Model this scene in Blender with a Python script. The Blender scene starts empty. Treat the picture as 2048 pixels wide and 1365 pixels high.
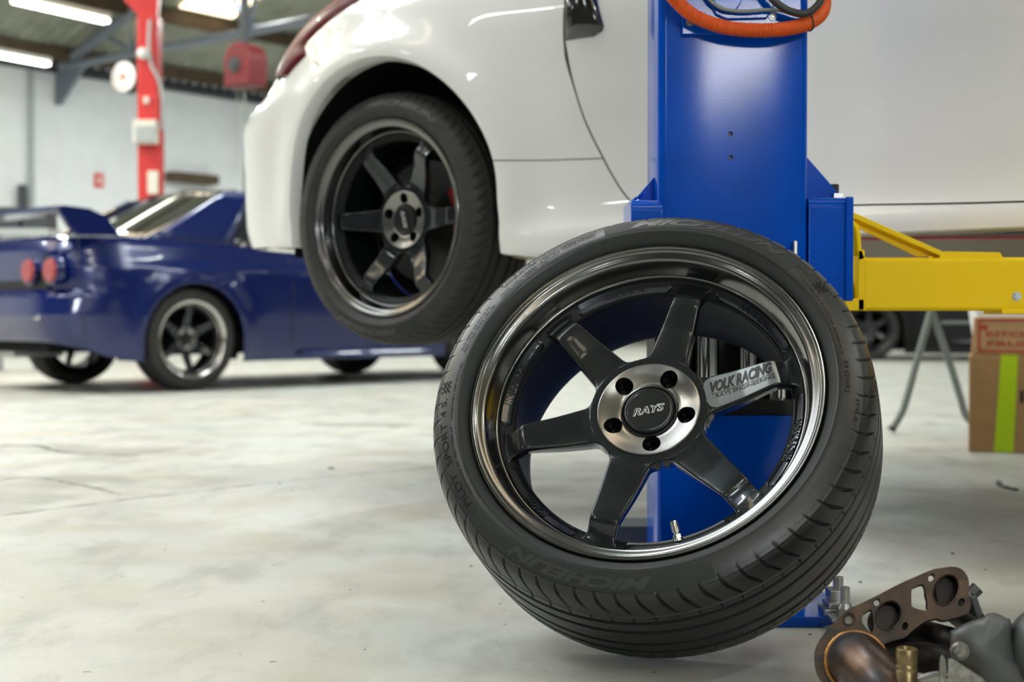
import bpy, bmesh, math, random
import numpy as np
from mathutils import Vector, Matrix
random.seed(7)
SC = bpy.context.scene
COL = SC.collection

# ---------------------------------------------------------------- camera
CAM_H = 0.5
PITCH = math.atan((682.5 - 630.0) / 2844.4)
cam_d = bpy.data.cameras.new('camera'); cam_d.lens = 50; cam_d.sensor_width = 36
cam = bpy.data.objects.new('camera', cam_d); COL.objects.link(cam)
cam.location = (0, 0, CAM_H); cam.rotation_euler = (math.pi / 2 - PITCH, 0, 0)
cam_d.clip_start = 0.05; cam_d.clip_end = 200
cam_d.dof.use_dof = True; cam_d.dof.focus_distance = 2.04; cam_d.dof.aperture_fstop = 4.5
SC.camera = cam
SC.view_settings.view_transform = 'Standard'; SC.view_settings.look = 'None'
SC.view_settings.gamma = 1; SC.view_settings.use_curve_mapping = False
SC.view_settings.exposure = -0.26
SC.cycles.use_denoising = True
SC.cycles.max_bounces = 7
SC.cycles.sample_clamp_indirect = 5

# ---------------------------------------------------------------- world (daylight outside the building)
W = bpy.data.worlds.new('world'); SC.world = W; W.use_nodes = True
W.node_tree.nodes['Background'].inputs[0].default_value = (0.86, 0.93, 1.0, 1)
W.node_tree.nodes['Background'].inputs[1].default_value = 1.0

# building axes: U runs to the right and nearer, V to the right and away
TH = math.radians(38.6)
U = Vector((math.cos(TH), -math.sin(TH), 0)); V = Vector((math.sin(TH), math.cos(TH), 0))
def uv(u, v, z=0.0):
    p = U * u + V * v; return Vector((p.x, p.y, z))

# ---------------------------------------------------------------- lamps of the room: rows of tubes under the roof
def area_lamp(u, v, z, sx, sy, power, col, rot=(0, 0, -TH)):
    l = bpy.data.lights.new('lamp', 'AREA'); l.shape = 'RECTANGLE'; l.size = sx; l.size_y = sy
    l.energy = power; l.color = col
    o = bpy.data.objects.new('lamp', l); COL.objects.link(o)
    o.location = uv(u, v, z); o.rotation_euler = rot
    return o
TUBE_W = 75
for u_ in (-13.0, -8.0, -3.0, 2.0, 6.5):
    for v_ in (-6.0, -1.5, 3.0, 7.5, 12.0, 16.5):
        far = u_ < -6 and v_ > 2
        area_lamp(u_, v_, 4.3, 0.14, 1.3, TUBE_W * (1.9 if far else 0.6), (0.93, 1.0, 0.97))
def sm(x, a, b):
    t = np.clip((x - a) / (b - a), 0, 1); return t * t * (3 - 2 * t)
F_PX = 2844.4
def ray(px, py):
    v = -(py - 682.5) / F_PX; c, s = math.cos(PITCH), math.sin(PITCH)
    return np.array([(px - 1024) / F_PX, c + v * s, -s + v * c])
def P(px, py, Y):
    d = ray(px, py); return np.array([0, 0, CAM_H]) + d * (Y / d[1])
def PZ(px, py, z):
    d = ray(px, py); return np.array([0, 0, CAM_H]) + d * ((z - CAM_H) / d[2])
# white car: a forward, y inward from the wheel lip plane, z up
WC0 = np.array([-0.342, 3.70, 0.0]); UA = np.array([math.cos(TH), -math.sin(TH), 0]); VA = np.array([math.sin(TH), math.cos(TH), 0])
def PW(px, py, y=0.0):            # -> a, z on the plane y inward
    d = ray(px, py); O = np.array([0, 0, CAM_H]) - WC0 - VA * y
    t = -(O @ VA) / (d @ VA); X = O + d * t
    return X @ UA, X[2]
ARCH_A, ARCH_Z, ARCH_RA, ARCH_RZ = 0.015, 0.785, 0.370, 0.376
YC = 0.90
ZT = [0.60, 0.66, 0.70, 0.72, 0.85, 1.00, 1.12, 1.22, 1.32, 1.42, 1.52]
YT = [0.05, 0.020, 0.022, 0.030, 0.045, 0.040, 0.022, 0.015, 0.03, 0.08, 0.20]
AZ = [0.60, 0.69, 0.74, 0.80, 0.88, 0.93, 0.97, 1.0, 1.03, 1.06, 1.09, 1.12, 1.16, 1.20, 1.25, 1.30, 1.36, 1.41, 1.52]
AR = [-0.80, -0.863, -0.896, -0.905, -0.906, -0.904, -0.904, -0.902, -0.90, -0.882, -0.842, -0.785, -0.740, -0.704, -0.660, -0.602, -0.51, -0.44, -0.28]
def spline(x, xs, ys):
    xs = np.array(xs); ys = np.array(ys); m = np.gradient(ys, xs)
    x = np.clip(x, xs[0], xs[-1]); i = np.clip(np.searchsorted(xs, x) - 1, 0, len(xs) - 2)
    h = xs[i + 1] - xs[i]; t = (x - xs[i]) / h
    return (2*t**3 - 3*t**2 + 1) * ys[i] + (t**3 - 2*t**2 + t) * h * m[i] + (-2*t**3 + 3*t**2) * ys[i+1] + (t**3 - t**2) * h * m[i+1]
def zbot(a):
    return np.interp(a, [-0.9, -0.5, -0.30, 0.30, 0.45, 1.2, 2.0, 3.5], [0.70, 0.695, 0.685, 0.655, 0.640, 0.665, 0.668, 0.66])
def yside(a, z):
    y = spline(z, ZT, YT)
    hip = 0.035 * np.exp(-((a + 0.05) / 0.55) ** 2) * sm(z, 0.80, 1.05) * (1 - sm(z, 1.28, 1.5))
    rho = np.sqrt(((a - ARCH_A) / ARCH_RA) ** 2 + ((z - ARCH_Z) / ARCH_RZ) ** 2)
    fl = 0.036 * np.exp(-np.clip((rho - 1.0) / 0.20, 0, 9) ** 2) * sm(z, 0.66, 0.80)
    front = 0.16 * sm(a, 2.9, 3.45) ** 2
    return y - hip - fl + front
LA, LB, ME = 0.55, 0.72, 2.5
def body(s, z):
    """s in [-1,0]: rear centre to end of the corner; s >= 0: metres forward of the corner end"""
    s = np.asarray(s, float); z = np.asarray(z, float) + 0 * s
    ar = spline(z, AZ, AR)
    a1 = ar + LA
    # corner part
    t = np.clip(-s, 0, 1)           # 1 at the rear centre, 0 at the side
    tt = t ** 1.0 * math.pi / 2
    ys = yside(a1, z)
    ca = a1 - LA * np.sin(tt) ** (2 / ME)
    lb = YC - ys
    cy = ys + lb * (1 - np.cos(tt) ** (2 / ME))
    A = np.where(s < 0, ca, a1 + s)
    # keep the flare on the corner part too
    yy = np.where(s < 0, cy + (yside(A, z) - ys) * (1 - sm(t, 0.0, 0.8)), yside(A, z))
    return A, yy, z
def body_world(s, z, off=0.0):
    A, y, z = body(s, z)
    return WC0[None, :] + A[..., None] * UA + y[..., None] * VA + z[..., None] * np.array([0, 0, 1.0])
def project(Pw):
    c, s_ = math.cos(PITCH), math.sin(PITCH)
    x = Pw[..., 0]; y = Pw[..., 1]; z = Pw[..., 2] - CAM_H
    d = y * c - z * s_; u = z * c + y * s_
    return 1024 + F_PX * x / d, 682.5 - F_PX * u / d
# ---------------------------------------------------------------- helpers
def link(o):
    COL.objects.link(o); return o
def finish(me, smooth):
    if smooth is not None:
        for p in me.polygons: p.use_smooth = True
        if smooth < 179: me.set_sharp_from_angle(angle=math.radians(smooth))
def obj(name, bm, m, parent=None, smooth=40, bevel=0, seg=2, norm=True):
    me = bpy.data.meshes.new(name)
    if norm: bmesh.ops.recalc_face_normals(bm, faces=bm.faces)
    bm.to_mesh(me); bm.free()
    finish(me, smooth)
    for mm in (m if isinstance(m, (list, tuple)) else [m]): me.materials.append(mm)
    o = bpy.data.objects.new(name, me); link(o)
    if parent is not None: o.parent = parent
    if bevel:
        b = o.modifiers.new('bevel', 'BEVEL'); b.width = bevel; b.segments = seg; b.limit_method = 'ANGLE'; b.angle_limit = math.radians(35)
        b.harden_normals = True
    return o
def tag(o, label=None, cat=None, group=None, kind=None):
    if label: o['label'] = label
    if cat: o['category'] = cat
    if group: o['group'] = group
    if kind: o['kind'] = kind
    return o
def thing(name, label, cat, loc=(0, 0, 0), rot=0, group=None, mat=None):
    o = bpy.data.objects.new(name, None); link(o); o.empty_display_size = 0.1
    if mat is not None: o.matrix_world = mat
    else: o.location = loc; o.rotation_euler = (0, 0, rot)
    return tag(o, label, cat, group)
def box(bm, c, s, R=None):
    vs = []
    for x in (-.5, .5):
        for y in (-.5, .5):
            for z in (-.5, .5):
                p = Vector((x * s[0], y * s[1], z * s[2]))
                if R is not None: p = R @ p
                vs.append(bm.verts.new(Vector(c) + p))
    for f in ((0,1,3,2),(4,6,7,5),(0,4,5,1),(2,3,7,6),(0,2,6,4),(1,5,7,3)): bm.faces.new([vs[i] for i in f])
def boxmm(bm, a, b):
    box(bm, [(a[i] + b[i]) / 2 for i in range(3)], [abs(b[i] - a[i]) for i in range(3)])
def frame_of(d):
    d = Vector(d).normalized(); a = Vector((0, 0, 1)) if abs(d.z) < .9 else Vector((1, 0, 0))
    x = a.cross(d).normalized(); return x, d.cross(x)
def cyl(bm, a, b, r1, r2=None, n=24, caps=True):
    r2 = r1 if r2 is None else r2; a = Vector(a); b = Vector(b); x, y = frame_of(b - a)
    A = [bm.verts.new(a + (x * math.cos(t) + y * math.sin(t)) * r1) for t in [2*math.pi*i/n for i in range(n)]]
    B = [bm.verts.new(b + (x * math.cos(t) + y * math.sin(t)) * r2) for t in [2*math.pi*i/n for i in range(n)]]
    for i in range(n): bm.faces.new((A[i], A[(i+1)%n], B[(i+1)%n], B[i]))
    if caps: bm.faces.new(A[::-1]); bm.faces.new(B)
def catmull(pts, k=8):
    pts = [Vector(p) for p in pts]; P_ = [pts[0]*2 - pts[1]] + pts + [pts[-1]*2 - pts[-2]]; out = []
    for i in range(1, len(P_) - 2):
        for j in range(k):
            t = j / k; p0, p1, p2, p3 = P_[i-1:i+3]
            out.append(0.5 * ((2*p1) + (p2-p0)*t + (2*p0-5*p1+4*p2-p3)*t*t + (3*p1-p0-3*p2+p3)*t**3))
    out.append(pts[-1]); return out
def tube(bm, pts, r, n=16, caps=True, rf=None):
    pts = [Vector(p) for p in pts]; rings = []; x = None
    for i, p in enumerate(pts):
        d = (pts[min(i+1, len(pts)-1)] - pts[max(i-1, 0)]).normalized()
        if x is None: x, y = frame_of(d)
        else:
            x = (x - d * x.dot(d)).normalized()
        y = d.cross(x)
        rr = rf(i) if rf else (r[i] if isinstance(r, (list, tuple)) else r)
        rings.append([bm.verts.new(p + (x*math.cos(t) + y*math.sin(t)) * rr) for t in [2*math.pi*k/n for k in range(n)]])
    for A, B in zip(rings, rings[1:]):
        for k in range(n): bm.faces.new((A[k], A[(k+1)%n], B[(k+1)%n], B[k]))
    if caps: bm.faces.new(rings[0][::-1]); bm.faces.new(rings[-1])
def resample(pts, step):
    out = [pts[0]]; acc = 0
    for a, b in zip(pts, pts[1:]):
        L = (b - a).length; t = step - acc
        while t <= L:
            out.append(a.lerp(b, t / L)); t += step
        acc = (acc + L) % step
    return out
def prism(bm, pts, d):
    pts = [Vector(p) for p in pts]; d = Vector(d)
    A = [bm.verts.new(p) for p in pts]; B = [bm.verts.new(p + d) for p in pts]; n = len(pts)
    bm.faces.new(A[::-1]); bm.faces.new(B)
    for i in range(n): bm.faces.new((A[i], A[(i+1)%n], B[(i+1)%n], B[i]))
def grid_faces(bm, rows, closed=False, keep=None):
    for i in range(len(rows) - 1):
        A, B = rows[i], rows[i+1]; n = len(A)
        for j in range(n if closed else n - 1):
            k = (j + 1) % n
            if keep and not keep(i, j): continue
            q = [A[j], A[k], B[k], B[j]]
            u_ = []
            for v in q:
                if v not in u_: u_.append(v)
            if len(u_) >= 3:
                try: bm.faces.new(u_)
                except ValueError: pass
def cut(o, cutters):
    """cut solids (bmesh list) out of a mesh object for good"""
    par, loc = o.parent, o.matrix_local.copy()
    o.parent = None; o.matrix_world = Matrix.Identity(4); tmp = []
    for c in cutters:
        me = bpy.data.meshes.new('cutter'); bmesh.ops.recalc_face_normals(c, faces=c.faces); c.to_mesh(me); c.free()
        t = bpy.data.objects.new('cutter', me); link(t); tmp.append(t)
        m = o.modifiers.new('cut', 'BOOLEAN'); m.operation = 'DIFFERENCE'; m.object = t; m.solver = 'EXACT'
    bpy.context.view_layer.update()
    dg = bpy.context.evaluated_depsgraph_get()
    me = bpy.data.meshes.new_from_object(o.evaluated_get(dg))
    o.modifiers.clear(); o.data = me
    for t in tmp: bpy.data.objects.remove(t, do_unlink=True)
    finish(me, 35)
    if par is not None: o.parent = par
    o.matrix_local = loc
    return o
def text_verts(txt, shear=0.0, bold=0.0, extrude=0.0):
    cu = bpy.data.curves.new('t', 'FONT'); cu.body = txt; cu.size = 1; cu.shear = shear; cu.offset = bold; cu.extrude = extrude
    cu.resolution_u = 3
    t = bpy.data.objects.new('t', cu); link(t); bpy.context.view_layer.update()
    dg = bpy.context.evaluated_depsgraph_get()
    me = bpy.data.meshes.new_from_object(t.evaluated_get(dg))
    bpy.data.objects.remove(t, do_unlink=True); bpy.data.curves.remove(cu)
    co = np.array([v.co[:] for v in me.vertices]); fs = [tuple(p.vertices) for p in me.polygons]
    bpy.data.meshes.remove(me)
    mn = co[:, :2].min(0); mx = co[:, :2].max(0)
    return co, fs, mn, mx
def lettering(name, txt, fn, w, h, m, parent, shear=0.0, bold=0.0, ext=0.0, sub=0):
    """fn(x, y, z) maps a flat text box w by h (x from 0, y from 0) into place"""
    co, fs, mn, mx = text_verts(txt, shear, bold, ext)
    sx = w / (mx[0] - mn[0]); sy = h / (mx[1] - mn[1])
    bm = bmesh.new()
    vs = [bm.verts.new((( c[0] - mn[0]) * sx, (c[1] - mn[1]) * sy, c[2])) for c in co]
    for f in fs:
        try: bm.faces.new([vs[i] for i in f])
        except ValueError: pass
    bmesh.ops.triangulate(bm, faces=bm.faces)
    if sub:
        for _ in range(sub):
            es = [e for e in bm.edges if e.calc_length() > h * 0.35]
            if es: bmesh.ops.subdivide_edges(bm, edges=es, cuts=1); bmesh.ops.triangulate(bm, faces=bm.faces)
    for v in bm.verts: v.co = fn(v.co.x, v.co.y, v.co.z)
    return obj(name, bm, m, parent, smooth=None, norm=False)

# ---------------------------------------------------------------- materials
def mat(name, col, rough=0.5, metal=0.0, coat=0.0, coat_rough=0.05, spec=0.5, emit=None, estr=0, var=None, bump=None, trans=0, aniso=0, mottle=None):
    """var=(scale, amount) brightness variation; bump=(scale, strength, distance); mottle=(scale, lo, hi, colour) patches"""
    m = bpy.data.materials.new(name); m.use_nodes = True; nt = m.node_tree; b = nt.nodes['Principled BSDF']
    b.inputs['Base Color'].default_value = (*col, 1); b.inputs['Roughness'].default_value = rough; b.inputs['Metallic'].default_value = metal
    b.inputs['Coat Weight'].default_value = coat; b.inputs['Coat Roughness'].default_value = coat_rough
    b.inputs['Specular IOR Level'].default_value = spec
    if trans: b.inputs['Transmission Weight'].default_value = trans
    if aniso: b.inputs['Anisotropic'].default_value = aniso
    if emit: b.inputs['Emission Color'].default_value = (*emit, 1); b.inputs['Emission Strength'].default_value = estr
    tc = nt.nodes.new('ShaderNodeTexCoord')
    cur = None
    if var:
        n = nt.nodes.new('ShaderNodeTexNoise'); n.inputs['Scale'].default_value = var[0]; n.inputs['Detail'].default_value = 5
        nt.links.new(tc.outputs['Object'], n.inputs['Vector'])
        mr = nt.nodes.new('ShaderNodeMapRange'); mr.inputs['From Min'].default_value = .3; mr.inputs['From Max'].default_value = .7
        mr.inputs['To Min'].default_value = 1 - var[1]; mr.inputs['To Max'].default_value = 1 + var[1]
        nt.links.new(n.outputs['Fac'], mr.inputs['Value'])
        mx = nt.nodes.new('ShaderNodeVectorMath'); mx.operation = 'SCALE'; mx.inputs[0].default_value = col
        nt.links.new(mr.outputs['Result'], mx.inputs['Scale']); cur = mx.outputs[0]
        nt.links.new(cur, b.inputs['Base Color'])
    for mo in (mottle or []):
        n = nt.nodes.new('ShaderNodeTexNoise'); n.inputs['Scale'].default_value = mo[0]; n.inputs['Detail'].default_value = 6
        nt.links.new(tc.outputs['Object'], n.inputs['Vector'])
        mr = nt.nodes.new('ShaderNodeMapRange'); mr.inputs['From Min'].default_value = mo[1]; mr.inputs['From Max'].default_value = mo[2]
        nt.links.new(n.outputs['Fac'], mr.inputs['Value'])
        mi = nt.nodes.new('ShaderNodeMix'); mi.data_type = 'RGBA'
        nt.links.new(mr.outputs['Result'], mi.inputs[0])
        if cur is not None: nt.links.new(cur, mi.inputs[6])
        else: mi.inputs[6].default_value = (*col, 1)
        mi.inputs[7].default_value = (*mo[3], 1); cur = mi.outputs[2]
        nt.links.new(cur, b.inputs['Base Color'])
    if bump:
        n = nt.nodes.new('ShaderNodeTexNoise'); n.inputs['Scale'].default_value = bump[0]; n.inputs['Detail'].default_value = 3
        nt.links.new(tc.outputs['Object'], n.inputs['Vector'])
        bp = nt.nodes.new('ShaderNodeBump'); bp.inputs['Strength'].default_value = bump[1]; bp.inputs['Distance'].default_value = bump[2]
        nt.links.new(n.outputs['Fac'], bp.inputs['Height']); nt.links.new(bp.outputs[0], b.inputs['Normal'])
    return m
M = {}
M['white_paint'] = mat('white_pearl_paint', (0.80, 0.795, 0.765), 0.28, coat=0.9, coat_rough=0.02, spec=0.5)
M['underseal'] = mat('cream_underseal', (0.45, 0.38, 0.24), 0.6, var=(14, .15))
M['liner'] = mat('black_plastic_liner', (0.006, 0.006, 0.007), 0.85, spec=.2)
M['seam'] = mat('panel_gap', (0.03, 0.035, 0.03), 0.7)
M['red_lens'] = mat('dark_red_lens', (0.09, 0.005, 0.009), 0.35, spec=.1, coat=.06, coat_rough=.03)
M['red_lamp'] = mat('red_lamp', (0.30, 0.004, 0.006), 0.15, coat=1)
M['gloss_black'] = mat('gloss_black_plastic', (0.012, 0.012, 0.012), 0.12, coat=1)
M['blue_paint'] = mat('deep_blue_paint', (0.0003, 0.0095, 0.10), 0.22, metal=0.15, coat=.8, coat_rough=0.02)
M['black_paint'] = mat('black_paint', (0.004, 0.004, 0.005), 0.4, spec=.25, coat=.1)
M['glass'] = mat('tinted_glass', (0.012, 0.014, 0.014), 0.03, spec=.8, coat=1, coat_rough=.01)
M['chrome_trim'] = mat('bright_trim', (0.7, 0.7, 0.7), 0.15, metal=1)
M['rubber'] = mat('tyre_rubber', (0.015, 0.0165, 0.017), 0.36, spec=.5, var=(60, .15), bump=(900, .12, .001))
M['rubber_old'] = mat('worn_tyre_rubber', (0.030, 0.029, 0.028), 0.6, spec=.35, var=(40, .2), bump=(700, .12, .001))
M['rubber_dark'] = mat('tyre_label_band', (0.016, 0.019, 0.019), 0.6, spec=.4)
M['rubber_text'] = mat('tyre_lettering', (0.034, 0.035, 0.034), 0.42, spec=.5)
M['rubber_mark'] = mat('tyre_dark_lettering', (0.010, 0.011, 0.011), 0.7, spec=.2)
M['gunmetal'] = mat('gunmetal_wheel_paint', (0.020, 0.025, 0.030), 0.24, metal=0.7, coat=0.7, coat_rough=0.03, bump=(1500, .03, .0004))
M['lip'] = mat('smoked_machined_lip', (0.17, 0.17, 0.165), 0.2, metal=1.0, coat=.35, coat_rough=.03)
M['barrel'] = mat('dark_barrel_paint', (0.005, 0.006, 0.007), 0.5, spec=.2)
M['polished'] = mat('polished_lip', (0.75, 0.73, 0.70), 0.12, metal=1.0)
M['disc'] = mat('machined_hub_face', (0.25, 0.245, 0.235), 0.26, metal=1.0, aniso=.8, coat=.2, coat_rough=.05)
M['cap'] = mat('black_cap', (0.022, 0.024, 0.026), 0.3, metal=.6, coat=.3)
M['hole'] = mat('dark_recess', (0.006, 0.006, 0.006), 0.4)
M['nut'] = mat('dark_seat', (0.03, 0.03, 0.03), 0.25, metal=.8)
M['silver_decal'] = mat('silver_decal', (0.24, 0.27, 0.29), 0.30, metal=.7)
M['decal_ink'] = mat('black_ink', (0.01, 0.011, 0.012), 0.35)
M['white_ink'] = mat('white_ink', (0.85, 0.85, 0.85), 0.4)
M['chrome'] = mat('chrome', (0.75, 0.76, 0.77), 0.1, metal=1)
M['old_steel'] = mat('dull_bolt_steel', (0.22, 0.215, 0.19), 0.42, metal=.85, var=(150, .4), bump=(500, .4, .0006))
M['steel'] = mat('zinc_steel', (0.45, 0.46, 0.45), 0.35, metal=.9, var=(80, .2))
M['lift_blue'] = mat('blue_lift_enamel', (0.0, 0.066, 0.46), 0.125, spec=.22, bump=(260, .05, .0012), var=(9, .12))
M['lift_yellow'] = mat('yellow_arm_enamel', (0.92, 0.61, 0.0), 0.5, spec=.2, coat=.0, coat_rough=.2, bump=(200, .1, .001))
M['lift_red'] = mat('red_lift_enamel', (0.60, 0.035, 0.035), 0.4, coat=.3)
M['orange'] = mat('orange_conduit', (0.66, 0.09, 0.005), 0.42, spec=.35)
M['black_rubber'] = mat('black_cable', (0.02, 0.021, 0.02), 0.45)
M['grey_cable'] = mat('grey_cable', (0.22, 0.25, 0.22), 0.5)
M['cardboard'] = mat('cardboard', (0.40, 0.235, 0.10), 0.85, var=(18, .1))
M['cardboard_light'] = mat('pale_cardboard', (0.52, 0.31, 0.15), 0.85, var=(14, .12))
M['red_stamp'] = mat('red_stamp_ink', (0.45, 0.06, 0.035), 0.8)
M['lime'] = mat('lime_tape', (0.50, 0.72, 0.0), 0.5)
M['foam_white'] = mat('white_packing', (0.8, 0.8, 0.8), 0.7)
M['stand_grey'] = mat('grey_green_tube', (0.17, 0.20, 0.185), 0.45)
M['wall_white'] = mat('white_painted_brick', (0.82, 0.85, 0.88), 0.75, var=(3, .04))
M['wall_dark'] = mat('darkened_unseen_wall', (0.10, 0.10, 0.10), 0.8, var=(1.2, .5))  # unseen walls coloured dark to keep reflections in wheel and post low
M['skylight_near'] = mat('daylit_sheet_near', (1, 0.95, 0.9), 0.5, emit=(0.90, 0.96, 1.0), estr=7)
M['roof'] = mat('corrugated_roof_sheet', (0.30, 0.32, 0.26), 0.7, var=(2.5, .25))
M['beam'] = mat('grey_steel_truss', (0.18, 0.21, 0.26), 0.5)
M['purlin'] = mat('timber_purlin', (0.085, 0.06, 0.035), 0.8, var=(6, .2))
M['tube'] = mat('lit_tube', (1, 1, 1), 0.5, emit=(0.95, 1.0, 0.86), estr=9)
M['skylight'] = mat('daylit_sheet', (1, 0.9, 0.75), 0.5, emit=(1.0, 0.80, 0.56), estr=4.2)
M['inner_sill'] = mat('brown_grey_underseal', (0.34, 0.29, 0.22), .6)
M['fuel'] = mat('red_line', (0.65, 0.10, 0.12), .3, coat=.6)
M['dado'] = mat('grey_brown_panelling', (0.13, 0.12, 0.095), 0.7, var=(2, .3))
M['rust'] = mat('rusted_cast_iron', (0.050, 0.031, 0.020), 0.45, metal=.5, var=(45, .35), bump=(350, .5, .0012), mottle=[(34, .48, .60, (0.022, 0.019, 0.016)), (16, .55, .72, (0.10, 0.06, 0.032))])
M['rust_pipe'] = mat('heat_blued_pipe', (0.10, 0.062, 0.043), 0.33, metal=.8, var=(30, .25), bump=(300, .2, .0008), mottle=[(13, .45, .62, (0.10, 0.10, 0.12)), (22, .58, .75, (0.05, 0.035, 0.025))])
M['dark_iron'] = mat('sooty_iron', (0.022, 0.017, 0.015), 0.5, metal=.5, bump=(300, .3, .001))
M['bronze_weld'] = mat('bronze_weld', (0.36, 0.18, 0.06), 0.35, metal=.8)
M['brass'] = mat('brass_tube', (0.25, 0.185, 0.095), 0.36, metal=.9, var=(60, .2))
M['shield'] = mat('galvanised_shield', (0.10, 0.108, 0.108), 0.5, metal=.5, var=(16, .25), bump=(60, .25, .003), mottle=[(11, .52, .7, (0.12, 0.10, 0.075))])
M['plaster_red'] = mat('red_sign', (0.75, 0.08, 0.08), 0.5)
M['reel_red'] = mat('red_reel_housing', (0.17, 0.014, 0.018), 0.5)
M['panel_grey'] = mat('grey_panel', (0.42, 0.46, 0.47), 0.5)
M['cream'] = mat('cream_enamel', (0.75, 0.74, 0.66), 0.5)
M['dark_grey'] = mat('dark_grey', (0.05, 0.06, 0.07), 0.5)
M['caliper'] = mat('red_caliper', (0.5, 0.03, 0.04), 0.35)
M['iron_disc'] = mat('brake_iron', (0.12, 0.12, 0.12), 0.4, metal=.9)
M['floor_mark'] = mat('dark_floor_crack', (0.10, 0.095, 0.085), 0.8)
# ---------------------------------------------------------------- floor, walls, roof
def floor_material():
    m = bpy.data.materials.new('worn_concrete'); m.use_nodes = True; nt = m.node_tree; b = nt.nodes['Principled BSDF']; L = nt.links
    tc = nt.nodes.new('ShaderNodeTexCoord')
    def noise(scale, det, rough=.55, vec=None, stretch=None):
        n = nt.nodes.new('ShaderNodeTexNoise'); n.inputs['Scale'].default_value = scale; n.inputs['Detail'].default_value = det; n.inputs['Roughness'].default_value = rough
        if stretch:
            mp = nt.nodes.new('ShaderNodeMapping'); mp.inputs['Rotation'].default_value = (0, 0, TH); mp.inputs['Scale'].default_value = stretch
            L.new(tc.outputs['Object'], mp.inputs['Vector']); L.new(mp.outputs[0], n.inputs['Vector'])
        else: L.new(tc.outputs['Object'], n.inputs['Vector'])
        return n.outputs['Fac']
    def rng_(x, a, b_, c=0.0, d=1.0):
        r = nt.nodes.new('ShaderNodeMapRange'); r.inputs['From Min'].default_value = a; r.inputs['From Max'].default_value = b_
        r.inputs['To Min'].default_value = c; r.inputs['To Max'].default_value = d; L.new(x, r.inputs['Value']); return r.outputs[0]
    def mix(f, a, c):
        x = nt.nodes.new('ShaderNodeMix'); x.data_type = 'RGBA'; L.new(f, x.inputs[0])
        if isinstance(a, tuple): x.inputs[6].default_value = (*a, 1)
        else: L.new(a, x.inputs[6])
        x.inputs[7].default_value = (*c, 1); return x.outputs[2]
    c = mix(rng_(noise(0.9, 5), .35, .65), (0.56, 0.56, 0.51), (0.47, 0.49, 0.465))
    c = mix(rng_(noise(2.6, 7, .6), .44, .66, 0, .8), c, (0.45, 0.415, 0.335))
    c = mix(rng_(noise(7, 8, .65, stretch=(1, .45, 1)), .50, .66, 0, .7), c, (0.33, 0.335, 0.305))
    c = mix(rng_(noise(90, 4, .6), .68, .76, 0, .35), c, (0.30, 0.28, 0.24))
    c = mix(rng_(noise(33, 3, .5), .715, .745, 0, .75), c, (0.12, 0.11, 0.10))
    at = nt.nodes.new('ShaderNodeAttribute'); at.attribute_name = 'stain'
    c = mix(at.outputs['Fac'], c, (0.27, 0.265, 0.23))
    L.new(c, b.inputs['Base Color'])
    L.new(rng_(noise(5, 5), .3, .7, .34, .55), b.inputs['Roughness'])
    b.inputs['Specular IOR Level'].default_value = .45
    bp = nt.nodes.new('ShaderNodeBump'); bp.inputs['Strength'].default_value = .35; bp.inputs['Distance'].default_value = .002
    L.new(noise(60, 6, .6), bp.inputs['Height']); L.new(bp.outputs[0], b.inputs['Normal'])
    return m
def vnoise(x, y, seed):
    r = np.random.default_rng(seed); T = r.random((64, 64)); xi = np.floor(x).astype(int); yi = np.floor(y).astype(int); fx = x - xi; fy = y - yi
    fx = fx*fx*(3-2*fx); fy = fy*fy*(3-2*fy); g = lambda a, b_: T[a % 64, b_ % 64]
    return (g(xi, yi)*(1-fx)+g(xi+1, yi)*fx)*(1-fy)+(g(xi, yi+1)*(1-fx)+g(xi+1, yi+1)*fx)*fy
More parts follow.
